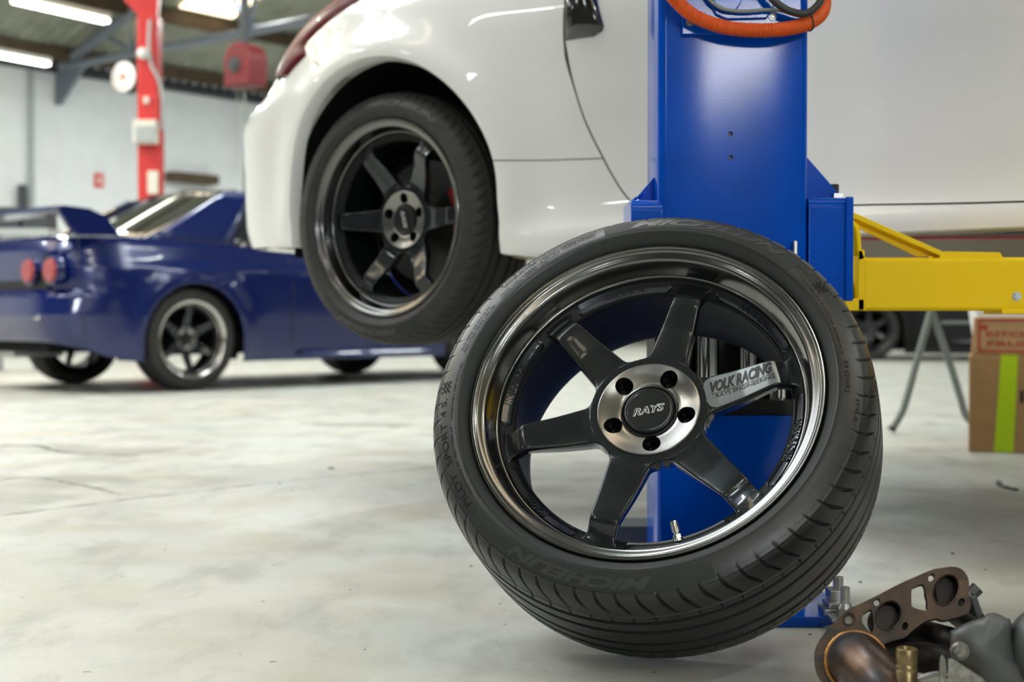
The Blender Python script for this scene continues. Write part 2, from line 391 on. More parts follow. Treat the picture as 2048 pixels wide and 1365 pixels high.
def build_floor():
    xs = np.concatenate([np.linspace(-26, -3.2, 12), np.arange(-3.0, 3.0, .025), np.linspace(3.2, 28, 12)])
    ys = np.concatenate([np.linspace(-16, .9, 10), np.arange(1.0, 8.0, .025), np.linspace(8.3, 31, 12)])
    X, Y = np.meshgrid(xs, ys); n, m_ = X.shape
    fb = vnoise(X*3, Y*3, 1)*.5 + vnoise(X*8, Y*8, 2)*.3 + vnoise(X*21, Y*21, 3)*.2
    st = np.zeros_like(X)
    def blob(px, py, rx, ry, amt, thr=.35, seed=0):
        c = PZ(px, py, 0); d = np.hypot((X-c[0])/rx, (Y-c[1])/ry)
        return amt * sm(1.25 - d + (fb - .5) * 2.2, thr, thr + .35)
    for a in [(60, 985, .28, .42, .62), (-30, 1000, .35, .35, .5), (130, 905, .5, .22, .5), (690, 850, .42, .10, .8), (40, 893, .35, .1, .6), (1160, 945, .45, .3, .5),
              (1000, 955, .3, .14, .3), (640, 905, .4, .2, .2), (2020, 1000, .35, .30, .45), (1830, 1040, .3, .25, .35), (470, 870, .6, .15, .2), (770, 1100, .3, .12, .22), (420, 1240, .2, .1, .15)]:
        st = np.maximum(st, blob(*a))
    st *= (.55 + .7 * vnoise(X*14, Y*30, 9))
    bm = bmesh.new(); me = bpy.data.meshes.new('floor')
    co = np.stack([X.ravel(), Y.ravel(), np.zeros(X.size)], 1)
    idx = np.arange(X.size).reshape(n, m_)
    f = np.stack([idx[:-1, :-1], idx[:-1, 1:], idx[1:, 1:], idx[1:, :-1]], -1).reshape(-1, 4)
    bm.free(); me.from_pydata(co.tolist(), [], f.tolist())
    at = me.attributes.new('stain', 'FLOAT', 'POINT'); at.data.foreach_set('value', np.clip(st, 0, 1).ravel().astype(np.float32))
    me.materials.append(floor_material())
    o = link(bpy.data.objects.new('floor', me)); o['kind'] = 'structure'
    # hairline cracks and the slab joint: thin inlays of dirt
    def crack(pts, w, name='floor_crack', lab=None):
        bm = bmesh.new(); r = random.Random(len(pts)); P3 = [Vector(PZ(x, y, 0)) for x, y in pts]
        P3 = resample(catmull(P3, 6), .03)
        rows = []
        for i, p in enumerate(P3):
            d = (P3[min(i+1, len(P3)-1)] - P3[max(i-1, 0)]).normalized(); nrm = Vector((-d.y, d.x, 0)); ww = w * r.uniform(.25, 1.2); j = nrm * r.uniform(-.004, .004)
            rows.append([bm.verts.new(p + j + nrm*ww + Vector((0, 0, .0004))), bm.verts.new(p + j - nrm*ww + Vector((0, 0, .0004)))])
        grid_faces(bm, rows); o = obj(name, bm, M['floor_mark'], smooth=None); o['kind'] = 'structure'
    crack([(-60, 1040), (120, 1017), (380, 985), (640, 956), (868, 936)], .0055, 'trim_1')
    crack([(600, 846), (680, 850), (760, 852), (800, 856)], .012, 'trim_2')
    crack([(-40, 893), (60, 890), (130, 905), (280, 912)], .013, 'trim_3')
    crack([(-20, 965), (60, 955), (180, 975), (250, 992)], .006, 'trim_4')
build_floor()
SLOPE = 0.36
U0, U1, V0, V1, EAVE = -17.0, 9.0, -9.0, 20.5, 3.95
def quadplate(name, pts, th, m):
    bm = bmesh.new(); prism(bm, pts, th); o = obj(name, bm, m, smooth=None); o['kind'] = 'structure'; return o
RIDGE_U = -4.0; RZ = EAVE + SLOPE * (RIDGE_U - U0)
wm = M['wall_white']
quadplate('wall_left', [uv(U0, V0), uv(U0, V1), uv(U0, V1, EAVE), uv(U0, V0, EAVE)], -U * .2, wm)
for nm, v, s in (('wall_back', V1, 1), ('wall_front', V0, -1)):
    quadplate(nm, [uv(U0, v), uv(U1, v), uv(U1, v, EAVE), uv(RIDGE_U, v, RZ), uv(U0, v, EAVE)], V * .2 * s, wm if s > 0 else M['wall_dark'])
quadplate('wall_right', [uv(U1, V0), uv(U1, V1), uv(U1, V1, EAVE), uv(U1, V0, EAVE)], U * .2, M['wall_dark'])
# corrugated roof, two pitches
def roof(name, ua, za, ub, zb_):
    bm = bmesh.new(); rows = []; n = int((V1 - V0) / .19) * 4
    for u, z in ((ua, za), (ub, zb_)):
        rows.append([bm.verts.new(uv(u, V0 + (V1 - V0) * k / n, z + .018 * math.sin(k * math.pi / 2))) for k in range(n + 1)])
    grid_faces(bm, rows); o = obj(name, bm, M['roof'], smooth=None)
    s = o.modifiers.new('t', 'SOLIDIFY'); s.thickness = .01; s.offset = 1
    o['kind'] = 'structure'
roof('ceiling', U0, EAVE, RIDGE_U, RZ); 
o = bpy.data.objects['ceiling']
roof('ceiling', RIDGE_U, RZ, U1, EAVE)
def roof_z(u): return EAVE + SLOPE * (u - U0) if u < RIDGE_U else RZ - (RZ - EAVE) * (u - RIDGE_U) / (U1 - RIDGE_U)
k = 1
for u in (-16.6, -15.3, -14.0, -12.7, -11.4, -10.1, -8.8, -7.5, -6.2, -4.9):
    bm = bmesh.new(); z = roof_z(u) - .12
    prism(bm, [uv(u-.04, V0, z-.09), uv(u+.04, V0, z-.09), uv(u+.04, V0, z+.09), uv(u-.04, V0, z+.09)], V * (V1 - V0))
    o = obj('trim_%d' % (10 + k), bm, M['purlin'], smooth=None); o['kind'] = 'structure'; k += 1
# dark gutter line on top of the left wall
bm = bmesh.new(); prism(bm, [uv(U0+.0, V0, EAVE-.16), uv(U0+.09, V0, EAVE-.16), uv(U0+.09, V0, EAVE-.02), uv(U0, V0, EAVE-.02)], V * (V1-V0))
o = obj('trim_30', bm, M['dark_grey'], smooth=None); o['kind'] = 'structure'
# roof trusses
def truss(v, idx):
    bm = bmesh.new()
    def bar(a, b, w=.05): cyl(bm, uv(a[0], v, a[1]), uv(b[0], v, b[1]), w, n=8)
    zc = 3.86
    bar((U0+.15, zc), (U1-.1, zc), .055); bar((U0+.15, zc), (RIDGE_U, RZ-.28), .07); bar((U1-.1, zc), (RIDGE_U, RZ-.28), .07)
    us = np.arange(-15.2, 8.0, 2.15)
    for i, u in enumerate(us):
        for du in (-.55, .55):
            uu = u + du * 1.0; zt = roof_z(uu) - .28
            if zt > zc + .1: bar((u, zc), (uu, zt), .032)
        box(bm, uv(u, v, zc + .05), (.26, .03, .22), Matrix.Rotation(-TH, 3, 'Z'))
    prism(bm, [uv(U0+.02, v, zc-.5), uv(U0+.12, v, zc-.5), uv(U0+.75, v, zc+.03), uv(U0+.02, v, zc+.03)], V*.05)
    o = obj('roof_truss', bm, M['beam'], smooth=40)
    return o
truss(11.3, 0); truss(17.0, 1); truss(5.0, 2); truss(-1.5, 3)
for o_, l in zip([x for x in bpy.data.objects if x.name.startswith('roof_truss')], ['blue-grey steel roof truss crossing behind the red lift post', 'blue-grey steel roof truss farthest from the camera, by the far corner', 'blue-grey steel roof truss above the blue car, mostly out of view', 'blue-grey steel roof truss above the lifted car, out of view']):
    tag(o_, l, 'roof truss'); 
# skylight sheets in the roof
def skylight(n, ua, ub, va, vb):
    bm = bmesh.new(); z = lambda u: roof_z(u) - .035
    prism(bm, [uv(ua, va, z(ua)), uv(ub, va, z(ub)), uv(ub, vb, z(ub)), uv(ua, vb, z(ua))], (0, 0, .01))
    o = obj('window_%d' % n, bm, M['skylight'], smooth=None); o['kind'] = 'structure'
SKY = [(-15.2, -11.6, 12.0, 12.9), (-13, -6, 6.3, 7.2), (-9, -4.5, 14.0, 15.0), (-2, 4, 7.5, 8.4), (-13.5, -10.5, -3, 7.4), (-1, 5, 1.0, 1.9), (-8, -3, -5, -4.1), (0, 6, -4.6, -3.7)]
for i, s in enumerate(SKY): skylight(i + 1, *s)
skylight(9, -9.5, -4.6, -2.5, 3.5)
for k_ in (4, 9): bpy.data.objects['window_%d' % k_].data.materials[0] = M['skylight_near']
# unseen glowing panel on the right-hand wall, added for the post's highlight
bm = bmesh.new(); prism(bm, [uv(U1-.02, -8.95, 3.12), uv(U1-.02, -5.0, 3.12), uv(U1-.02, -5.0, 3.88), uv(U1-.02, -8.9, 3.88)], U * -.03)
M['highlight_glow'] = mat('post_highlight_glow', (1, 1, 1), .5, emit=(0.95, 0.98, 1.0), estr=60)
o = obj('window_20', bm, M['highlight_glow'], smooth=None); o['kind'] = 'structure'
# panelling and red rail low on the back wall
bm = bmesh.new(); prism(bm, [uv(U0+.02, V1-.03, .0), uv(U1-.02, V1-.03, .0), uv(U1-.02, V1-.03, 2.3), uv(U0+.02, V1-.03, 2.3)], V * .03)
o = obj('trim_40', bm, M['dado'], smooth=None); o['kind'] = 'structure'
bm = bmesh.new(); prism(bm, [uv(-14, V1-.07, 1.50), uv(U1-.02, V1-.07, 1.50), uv(U1-.02, V1-.07, 1.60), uv(-14, V1-.07, 1.60)], V * .04)
prism(bm, [uv(-14, V1-.09, 1.535), uv(U1-.02, V1-.09, 1.535), uv(U1-.02, V1-.09, 1.57), uv(-14, V1-.09, 1.57)], V * .02)
o = obj('trim_41', bm, M['lift_red'], smooth=None); o['kind'] = 'structure'
# ---------------------------------------------------------------- wheels. local frame: X right, Z up, outward = -Y
TYRE = [(.2500,.096),(.2560,.104),(.2600,.1085),(.2640,.1160),(.2690,.1205),(.2735,.1235),(.2752,.1248),(.2768,.1262),(.2800,.1262),(.2850,.1252),(.2900,.1236),(.2950,.1217),(.3000,.1194),(.3050,.1166),
        (.3085,.1143),(.3095,.1143),(.3105,.1130),(.3125,.1112),(.3145,.1088),(.3165,.1056),(.3183,.1018),(.3200,.0970),(.3214,.0915),(.3227,.0860),(.3238,.0800),
        (.3244,.0765),(.3232,.0755),(.3232,.0740),(.3246,.0730),(.3252,.0680),(.3256,.0640),(.3256,.0600),(.3185,.0590),(.3185,.0500),(.3262,.0490),(.3266,.0400),(.3268,.0290),(.3195,.0280),(.3195,.0180),(.3270,.0170),(.3271,.0060)]
WFACE_R = [.070,.100,.140,.178,.1875,.1935,.200,.208,.216,.2235,.2300]
WFACE_W = [.0655,.0660,.0705,.0785,.0795,.0775,.0730,.0685,.0660,.0645,.0635]
def wface(r): return float(np.interp(r, WFACE_R, WFACE_W))
def wp(r, ph, w): return Vector((r * math.cos(ph), -w, r * math.sin(ph)))
def tyre_w(r):
    rs = [p[0] for p in TYRE[:26]]; ws = [p[1] for p in TYRE[:26]]
    return float(np.interp(r, rs, ws))
def revolve(bm, prof, n, fn=None):
    rows = []
    for i in range(n):
        a = 2 * math.pi * i / n
        rows.append([bm.verts.new(wp(r, a, w)) for r, w in prof])
    rows.append(rows[0]); grid_faces(bm, rows)
def make_tyre(name, m, parent, n, sipes=True, R=1.0):
    prof = TYRE + [(r, -w) for r, w in TYRE[::-1]]
    # refine the shoulder
    pr = []
    for a, b in zip(prof, prof[1:]):
        k = 3 if (abs(a[1]) > .07 and a[0] > .305 and b[0] > .305 and sipes) else 1
        for j in range(k): pr.append((a[0] + (b[0]-a[0])*j/k, a[1] + (b[1]-a[1])*j/k))
    pr.append(prof[-1]); pr = np.array(pr)
    ang = np.arange(n) * 2 * math.pi / n
    A = np.repeat(ang[:, None], len(pr), 1); r = np.repeat(pr[None, :, 0], n, 0).copy(); w = np.repeat(pr[None, :, 1], n, 0).copy()
    if sipes:
        N = 68; wa = np.abs(w)
        # lens-shaped lateral slots over the shoulder, slanted
        u_ = (.1172 - wa) / (.1172 - .0745)          # 0 outer .. 1 inner
        skew = np.where(w > 0, 1, -1) * (0.075 * (u_ ** 1.2))
        ph = ((A - skew) * N / (2 * math.pi)) % 1.0; ph = np.minimum(ph, 1 - ph) * (2 * math.pi / N) * .322     # metres from slot centre
        half = .0019 * np.sqrt(np.clip(4 * u_ * (1 - u_), 0, 1)) + .0002
        dep = np.where((u_ > 0.0) & (u_ < 1), .0048 * (1 - sm(ph, half * .7, half * 1.5)) * np.sin(np.pi * np.clip(u_, 0, 1)) ** .5, 0)
        # small ticks next to the first groove
        u2 = (.0725 - wa) / .010; ph2 = ((A - .062) * N / (2 * math.pi)) % 1.0; ph2 = np.minimum(ph2, 1 - ph2) * (2*math.pi/N) * .322
        dep = np.maximum(dep, np.where((u2 > 0) & (u2 < 1), .0025 * (1 - sm(ph2, .0006, .0014)), 0))
        nr = np.where(wa > .1, .6, .93); nw = np.where(wa > .1, .8, .35)
        r -= dep * nr; w -= dep * nw * np.sign(w)
    r *= 1.0
    r = np.where(r > .262, .262 + (r - .262) * R, r)
    co = np.stack([r * np.cos(A), -w, r * np.sin(A)], -1).reshape(-1, 3)
    K = len(pr); idx = np.arange(n * K).reshape(n, K); nx = np.roll(idx, -1, 0)
    f = np.stack([idx[:, :-1], idx[:, 1:], nx[:, 1:], nx[:, :-1]], -1).reshape(-1, 4)
    me = bpy.data.meshes.new(name); me.from_pydata(co.tolist(), [], f.tolist())
    bm = bmesh.new(); bm.from_mesh(me); bpy.data.meshes.remove(me)
    return obj(name, bm, m, parent, smooth=38)
def arc_text(parent, txt, phi_start, phi_end, r_mid, h, m, wfn, shear=0, bold=0, ext=0.0, name='lettering', off=.0006, sub=0):
    """clockwise reading, feet towards the hub"""
    L = abs(phi_start - phi_end) * r_mid; ps = phi_start
    def fn(x, y, z):
        ph = ps - x / r_mid; r = r_mid - h / 2 + y
        return wp(r, ph, wfn(r) + off + z)
    return lettering(name, txt, fn, L, h, m, parent, shear, bold, ext, sub)
D2R = math.pi / 180
def ring_patch(bm, r0, r1, a0, a1, wfn, off, nr=8, na=40, taper=0):
    rows = []
    for i in range(na + 1):
        a = a0 + (a1 - a0) * i / na
        rows.append([bm.verts.new(wp(r0 + (r1 - r0) * j / nr, a, wfn(r0 + (r1 - r0) * j / nr) + off)) for j in range(nr + 1)])
    grid_faces(bm, rows)
RIM = [(.2588,.0960),(.2588,.1115),(.2582,.1135),(.2570,.1144),(.2556,.1140),(.2548,.1122),(.2540,.1115),(.2528,.1118),(.2512,.1112),(.2498,.1090),(.2485,.1080),(.2440,.1066),(.2405,.1052),(.2385,.1035),(.2372,.1005),
       (.2345,.0920),(.2318,.0830),(.2302,.0760),(.2294,.0735),(.2282,.0724),(.2268,.0720)]
WELL = [(.2268,.0720),(.2258,.0700),(.2250,.0672),(.2225,.0655),(.2120,.0585),(.2075,.0560),(.2062,.0540),(.2060,.050),(.2085,.030),(.2100,.0),(.2105,-.040),(.2140,-.070),(.2230,-.090),(.2320,-.104),(.2440,-.110),(.2550,-.1140),(.2588,-.1140),(.2588,-.1000),
        (.2480,-.0960),(.2300,-.080),(.2180,-.060),(.2150,.0),(.2150,.045),(.2330,.060),(.2400,.090),(.2500,.0960),(.2588,.0960)]
def ledge_w(r): return float(np.interp(r, [.2060, .2120, .2225, .2250], [.0545, .0585, .0655, .0672]))
def spoke_mesh(phi0, dd):
    bm = bmesh.new(); rows = []
    rs = np.concatenate([np.linspace(.072, .0868, 4), .0875 + .0375 * (np.arange(1, 27) / 26) ** 2, np.linspace(.130, .180, 10), np.linspace(.183, .2295, 26)])
    for r in rs:
        hw = .0295 + (.0212 - .0295) * min(max((r - .095) / .095, 0), 1) + .012 * float(sm(r, .203, .228)) ** 2
        aw = math.asin(min(hw / r, .99)); r0, rho = .0875, .030
        if r <= r0: win = 0.0
        else:
            t = r0 + rho - r
            g = (math.sqrt(max(rho**2 - t*t, 0)) if t > 0 else rho + 5 * t * t / rho) + .40 * (r - r0)
            wa_, wb = math.pi/6 - aw, math.asin(min(g / r, .9)); k = .07
            hh = min(max(.5 + .5 * (wb - wa_) / k, 0), 1); win = wb * (1 - hh) + wa_ * hh - k * hh * (1 - hh); win = max(win, 0)
        ph = math.pi / 6 - win; row = []
        bev = .0028 * float(sm(win, 0, .10)); th = .030 - .008 * float(sm(r, .1, .2))
        dz = dd * (1 - float(sm(r, .09, .215)))
        wtop = wface(r) - dz
        def pt(f, w): return bm.verts.new(wp(r, phi0 + f * ph, w))
        hwm = max(ph * r, 1e-4); ds = [0, .00025, .0007, .0014, .0022, .0032]; fs_ = [1 - d_ / hwm for d_ in ds] + [.6, .3]
        fr = [-f for f in fs_] + [0] + fs_[::-1]; fi = 1 - .0015 / hwm; fo = 1 - .006 / hwm
        row.append(pt(-fo, wtop - th)); row.append(pt(-fi, wtop - th * .85))
        for f in fr:
            d = (1 - abs(f)) * ph * r; drop = 0
            if bev > 0 and d < bev: drop = bev * (1 - math.sqrt(max(1 - (1 - d / bev) ** 2, 0)))
            row.append(pt(f, wtop - drop - .0012 * f * f * (bev / .0028)))
        row.append(pt(fi, wtop - th * .85)); row.append(pt(fo, wtop - th))
        rows.append(row)
    grid_faces(bm, rows, closed=True)
    return bm
def make_wheel(root, mat4, sp):
    """tyre (> lettering) and rim (> spokes, hub disc, centre cap, lettering) as parts of root"""
    R = sp.get('R', 1.0); n = sp.get('n', 720); dd = sp.get('dd', 0.0)
    ty = make_tyre('tyre', sp['rubber'], root, n, sp.get('sipes', True), R); ty.matrix_local = mat4
    bm = bmesh.new(); revolve(bm, RIM, sp.get('rn', 192)); rim = obj('rim', bm, sp['lip'], root, smooth=50); rim.matrix_local = mat4
    bm = bmesh.new(); revolve(bm, WELL, sp.get('rn', 192)); obj('rim_barrel', bm, M['barrel'], rim, smooth=50)
    for k in range(6): obj('spoke', spoke_mesh((sp['a0'] + 60 * k) * D2R, dd), sp['face'], rim, smooth=48)
    hd = -dd
    # machined hub face with five lug pockets
    bm = bmesh.new()
    prof = [(.0768,.050),(.0768,.0660),(.0760,.0680),(.0745,.0686),(.0700,.0672),(.0640,.0650),(.0580,.0632),(.0500,.0612),(.0440,.0600),(.0425,.0590),(.0425,.0400),(.0600,.0380)]
    revolve(bm, [(r, w + hd) for r, w in prof] + [(prof[0][0], prof[0][1] + hd)], 96)
    hub = obj('hub_face', bm, sp.get('disc', M['disc']), rim, smooth=40)
    lugs = [(sp['l0'] + 72 * k) * D2R for k in range(5)]
    cs = []
    for a in lugs:
        c = bmesh.new(); cyl(c, wp(.0571, a, .03 + hd), wp(.0571, a, .1 + hd), .0134, n=32); cs.append(c)
    cut(hub, cs)
    for a in lugs:
        c = bmesh.new(); p0 = wp(.0571, a, .072 + hd); p1 = wp(.0571, a, .034 + hd)
        cyl(c, wp(.0571, a, .0632 + hd), p1, .0136, .0125, n=28, caps=False); cyl(c, wp(.0571, a, .0345 + hd), wp(.0571, a, .0365 + hd), .0125, .0105, n=28)
        ob = obj('lug_hole', c, M['nut'], rim, smooth=40)
        if sp.get('nuts'):
            c = bmesh.new(); cyl(c, wp(.0571, a, .036 + hd), wp(.0571, a, .058 + hd), .0085, .0078, n=6); obj('lug_nut', c, M['hole'], rim, smooth=20)
    bm = bmesh.new()
    prof = [(.0422,.040),(.0422,.0592),(.0414,.0602),(.0402,.0600),(.0395,.0580),(.0385,.0570),(.0378,.0575),(.0372,.0615),(.0362,.0632),(.0345,.0638),(.0325,.0634),(.0315,.0626),(.0300,.0626),(.0150,.0634),(.0004,.0636)]
    revolve(bm, [(r, w + hd) for r, w in prof], 80); obj('centre_cap', bm, M['cap'], rim, smooth=35)
    if sp.get('cap_text', True):
        ca = sp.get('cap_rot', 13) * D2R
        def capfn(x, y, z): 
            X = x - .0245; Y = y - .0062; Xr = X*math.cos(ca) - Y*math.sin(ca); Yr = X*math.sin(ca) + Y*math.cos(ca)
            return Vector((Xr, -(.0640 + hd + z), Yr))
        lettering('cap_lettering', 'RAYS', capfn, .049, .0125, M['white_ink'], rim, shear=.35, bold=.045)
        lettering('cap_lettering', 'RAYS', lambda x, y, z: capfn(x + .0009, y + .0009, z + .0003), .0472, .0107, M['cap'], rim, shear=.35, bold=-.004)
    return ty, rim
def spoke_decal(rim, ang, dd=0.0, full=True):
    a = ang * D2R; ca, sa = math.cos(a), math.sin(a)
    def at(X, Y, off): # X along the spoke, Y across
        r = math.hypot(X, Y); w = wface(r) - dd * (1 - float(sm(r, .09, .215)))
        f = abs(Y) / .024
        return Vector((X*ca - Y*sa, -(w + off - .0012*f*f), X*sa + Y*ca))
    bm = bmesh.new(); rows = []
    for i in range(41):
        X0 = .0855 + (.1935 - .0855) * i / 40; hw = (.0290 + (.0205 - .0290) * min(max((X0 - .095) / .095, 0), 1)) * .9; row = []
        for j in range(13):
            y = -hw + 2 * hw * j / 12; X = math.sqrt(max(X0**2 - y*y, 0)) if i < 6 else X0
            row.append(bm.verts.new(at(X, y, .0004)))
        rows.append(row)
    grid_faces(bm, rows); obj('spoke_decal', bm, M['silver_decal'], rim, smooth=40)['label'] = 'silver decal'
    lettering('decal_lettering', 'VOLK RACING', lambda x, y, z: at(.095 + x, -.0012 + y, .0009), .094, .0190, M['decal_ink'], rim, shear=.5, bold=.05, sub=2)
    bm = bmesh.new(); rows = [[bm.verts.new(at(.095 + .093 * i / 20, yy, .0009)) for yy in (-.0036, -.0028)] for i in range(21)]
    grid_faces(bm, rows); obj('decal_line', bm, M['decal_ink'], rim, smooth=None)
    lettering('decal_lettering', 'RAYS ENGINEERING', lambda x, y, z: at(.099 + x, -.0105 + y, .0009), .089, .0058, M['decal_ink'], rim, shear=.15, bold=.015, sub=2)
def big_lettering(ty, detail=True, R=1.0):
    tw = lambda r: tyre_w(.262 + (r - .262) / R if r > .262 else r)
    S = lambda r: .262 + (r - .262) * R
    bm = bmesh.new(); ring_patch(bm, S(.2835), S(.3065), 108.5*D2R, 46*D2R, tw, .0004, 8, 60); obj('label_band', bm, M['rubber_dark'], ty, smooth=60)
    arc_text(ty, 'MICHELIN', 100.5*D2R, 51*D2R, S(.2955), .0150, M['rubber_text'], tw, shear=.35, bold=.05, off=.0009, sub=1)
    bm = bmesh.new(); ring_patch(bm, S(.2835), S(.3065), -64*D2R, -136*D2R + 360*D2R*0, tw, .0004, 8, 60); obj('label_band', bm, M['rubber_dark'], ty, smooth=60)
    arc_text(ty, 'MICHELIN', -80*D2R, -122*D2R, S(.2955), .0150, M['rubber_text'], tw, shear=.35, bold=.05, off=.0009, sub=1)
    if not detail: return
    arc_text(ty, 'PILOT', -139.5*D2R, -151*D2R, .2955, .0105, M['rubber_mark'], tw, off=.0007)
    arc_text(ty, 'SPORT', -154*D2R, -168*D2R, .2965, .0105, M['rubber_mark'], tw, off=.0007)
    arc_text(ty, '4 S.', -170*D2R, -176*D2R, .2975, .0095, M['rubber_mark'], tw, off=.0007)
    for c0 in (-178.0, 38.0):
        bm = bmesh.new()
        for i in range(5):
            for j in range(5):
                if (i + j) % 2 == 0: ring_patch(bm, .2905 + .003*i, .2935 + .003*i, (c0 - .75*j)*D2R, (c0 - .75*(j+1))*D2R, tw, .0007, 2, 2)
        obj('chequer_mark', bm, M['rubber_mark'], ty, smooth=60)
    small = [('TREADWEAR 300 TRACTION AA', -141, -166, .2835, .0040), ('TEMPERATURE A 2458H BAW H 82A', -168, -188, .2820, .0040),
             ('MAX LOAD 750 KG 1653 LBS', 168, 150, .2855, .0038), ('MAX PRESS 340 KPA 50 PSI', 167.5, 151, .2915, .0038),
             ('TUBELESS RADIAL TL EXTRA LOAD', 147, 128, .2840, .0034), ('TREAD 2 POLYESTER 2 STEEL', 146.5, 129, .2890, .0034), ('MICHELIN TYRE', 143, 131, .2985, .0050),
             ('DOT', 136, 132, .2880, .0065), ('030X', 121.5, 117.3, .2945, .0052), ('0420', 115.8, 112, .2955, .0052), ('VM 1C', 128.8, 124.5, .2915, .0050),
             ('E4 S2WR2', 10, 0, .2880, .0060), ('JOLE', -1, -8, .3020, .0050), ('MICHELIN NORTH AMERICA', 42, 12, .2850, .0034)]
    for t, a, b, r, h in small: arc_text(ty, t, a*D2R, b*D2R, r, h, M['rubber_mark'], tw, off=.0005)
    bm = bmesh.new()
    for c, r, la in ((119.4, .2945, 3.0), (113.9, .2955, 2.6), (126.6, .2915, 3.2)):
        for k in range(40):
            pass
        N = 40; ring = []
        for k in range(N):
            t = 2*math.pi*k/N; x = math.copysign(abs(math.cos(t))**.55, math.cos(t)) * la; y = math.copysign(abs(math.sin(t))**.8, math.sin(t)) * .0052
            o_ = []
            for s in (1.0, .86): o_.append(bm.verts.new(wp(r + y*s, (c + x*(s if s == 1 else .95))*D2R, tw(r + y*s) + .0006)))
            ring.append(o_)
        ring.append(ring[0]); grid_faces(bm, ring)
    obj('mould_mark', bm, M['rubber_mark'], ty, smooth=60)
    # fine raised mould lines round the wall, and the dark bead band
    bm = bmesh.new()
    for r in (.2762, .3090): ring_patch(bm, r, r + .0004, 0, 2*math.pi, tw, .0004, 1, 240)
    obj('mould_line', bm, M['rubber_text'], ty, smooth=60)
    bm = bmesh.new(); ring_patch(bm, .2610, .2738, 0, 2*math.pi, tw, .00025, 8, 240); obj('bead_band', bm, M['rubber_dark'], ty, smooth=60)

# the loose wheel leaning on the lift post
AZ_, LEAN = math.radians(-18.2), math.radians(32.56)
nrm = Vector((math.sin(AZ_)*math.cos(LEAN), -math.cos(AZ_)*math.cos(LEAN), math.sin(LEAN)))
e1 = Vector((0, 0, 1)).cross(nrm).normalized(); e2 = nrm.cross(e1)
mw = Matrix((e1, -nrm, e2)).transposed().to_4x4(); mw.translation = Vector((0.2168, 2.1295, 0.3267))
wheel_t = thing('wheel', 'loose gunmetal six-spoke wheel with low-profile tyre leaning against the blue lift post', 'wheel', mat=mw)
ty, rim = make_wheel(wheel_t, Matrix.Identity(4), dict(rubber=M['rubber'], lip=M['lip'], face=M['gunmetal'], a0=18, l0=65, n=1440, rn=256, cap_rot=15))
big_lettering(ty); spoke_decal(rim, 18)
# raised pads with cast lettering between the spokes
for c, txt in ((108, 'VOLK RACING'), (48, 'RAYS ENG.'), (168, 'MONOBLOCK'), (-132, 'FORGED'), (-12, 'VOLK RACING'), (-72, '')):
    bm = bmesh.new(); rows = []
    hw_ = 20.5
    for i in range(41):
        a = c - hw_ + 2*hw_*i/40; e = min(1, math.sqrt(max(1 - (max(abs(a-c) - (hw_-1.8), 0)/1.8)**2, 0)) + .02); row = []
        mid, hr = .2160, .0078*e
        for (s, z) in ((-1, -.001), (-.92, .0022), (0, .0026), (.92, .0022), (1, -.001)):
            r = mid + s*hr; row.append(bm.verts.new(wp(r, a*D2R, ledge_w(r) + z*e)))
        rows.append(row)
    grid_faces(bm, rows); obj('rim_pad', bm, M['gunmetal'], rim, smooth=60)
    if txt:
        wd = 18 if len(txt) > 8 else 12
        if txt == 'MONOBLOCK': wd = 20
        s_ = c + wd/2 + (1 if c == 168 else 0); arc_text(rim, txt, s_*D2R, (s_-wd)*D2R, .2165, .0092, M['gunmetal'], ledge_w, bold=.02, ext=.0008, name='cast_lettering', off=.0034)
# valve stem
bm = bmesh.new(); va = -72*D2R; b0 = wp(.2135, va, .059); dv = (wp(.190, va, .067) - b0).normalized()
cyl(bm, b0, b0 + dv*.004, .0078, .0072, 16); cyl(bm, b0 + dv*.004, b0 + dv*.009, .0066, n=6); cyl(bm, b0 + dv*.009, b0 + dv*.013, .0040, n=12)
cyl(bm, b0 + dv*.0125, b0 + dv*.027, .0056, .0052, 12); cyl(bm, b0 + dv*.027, b0 + dv*.0285, .0042, .0038, 12)
obj('valve_stem', bm, M['chrome'], rim, smooth=35)
# ---------------------------------------------------------------- white car on the lift. local: X forward, Y inward, Z up
mwc = Matrix((UA.tolist(), VA.tolist(), (0, 0, 1))).transposed().to_4x4(); mwc.translation = Vector(WC0)
car = thing('car', 'white coupe raised on the lift, seen at its rear wheel and door', 'car', mat=mwc)
def s_of(A, z):
    a1 = float(spline(z, AZ, AR)) + LA
    if A >= a1: return A - a1
    q = min(((a1 - A) / LA), 1) ** (ME / 2); return -math.asin(min(q, 1)) / (math.pi / 2)
def in_arch(A, z):
    if z < ARCH_Z: return abs(A - ARCH_A) < ARCH_RA
    return ((A - ARCH_A) / ARCH_RA) ** 2 + ((z - ARCH_Z) / ARCH_RZ) ** 2 < 1
def body_pt(s, z, off=0.0):
    A, y, z = [float(v) for v in body(s, z)]; 
    if off:
        e = 1e-3
        p = np.array(body(s, z), float); pa = np.array(body(s + e, z), float); pz = np.array(body(s, z + e), float)
        n_ = np.cross(pa - p, pz - p); n_ /= np.linalg.norm(n_) + 1e-12
        if n_[1] > 0 and s > -.5: n_ = -n_
        if s <= -.5 and n_[0] > 0: n_ = -n_
        return Vector(p + n_ * off)
    return Vector((A, y, z))
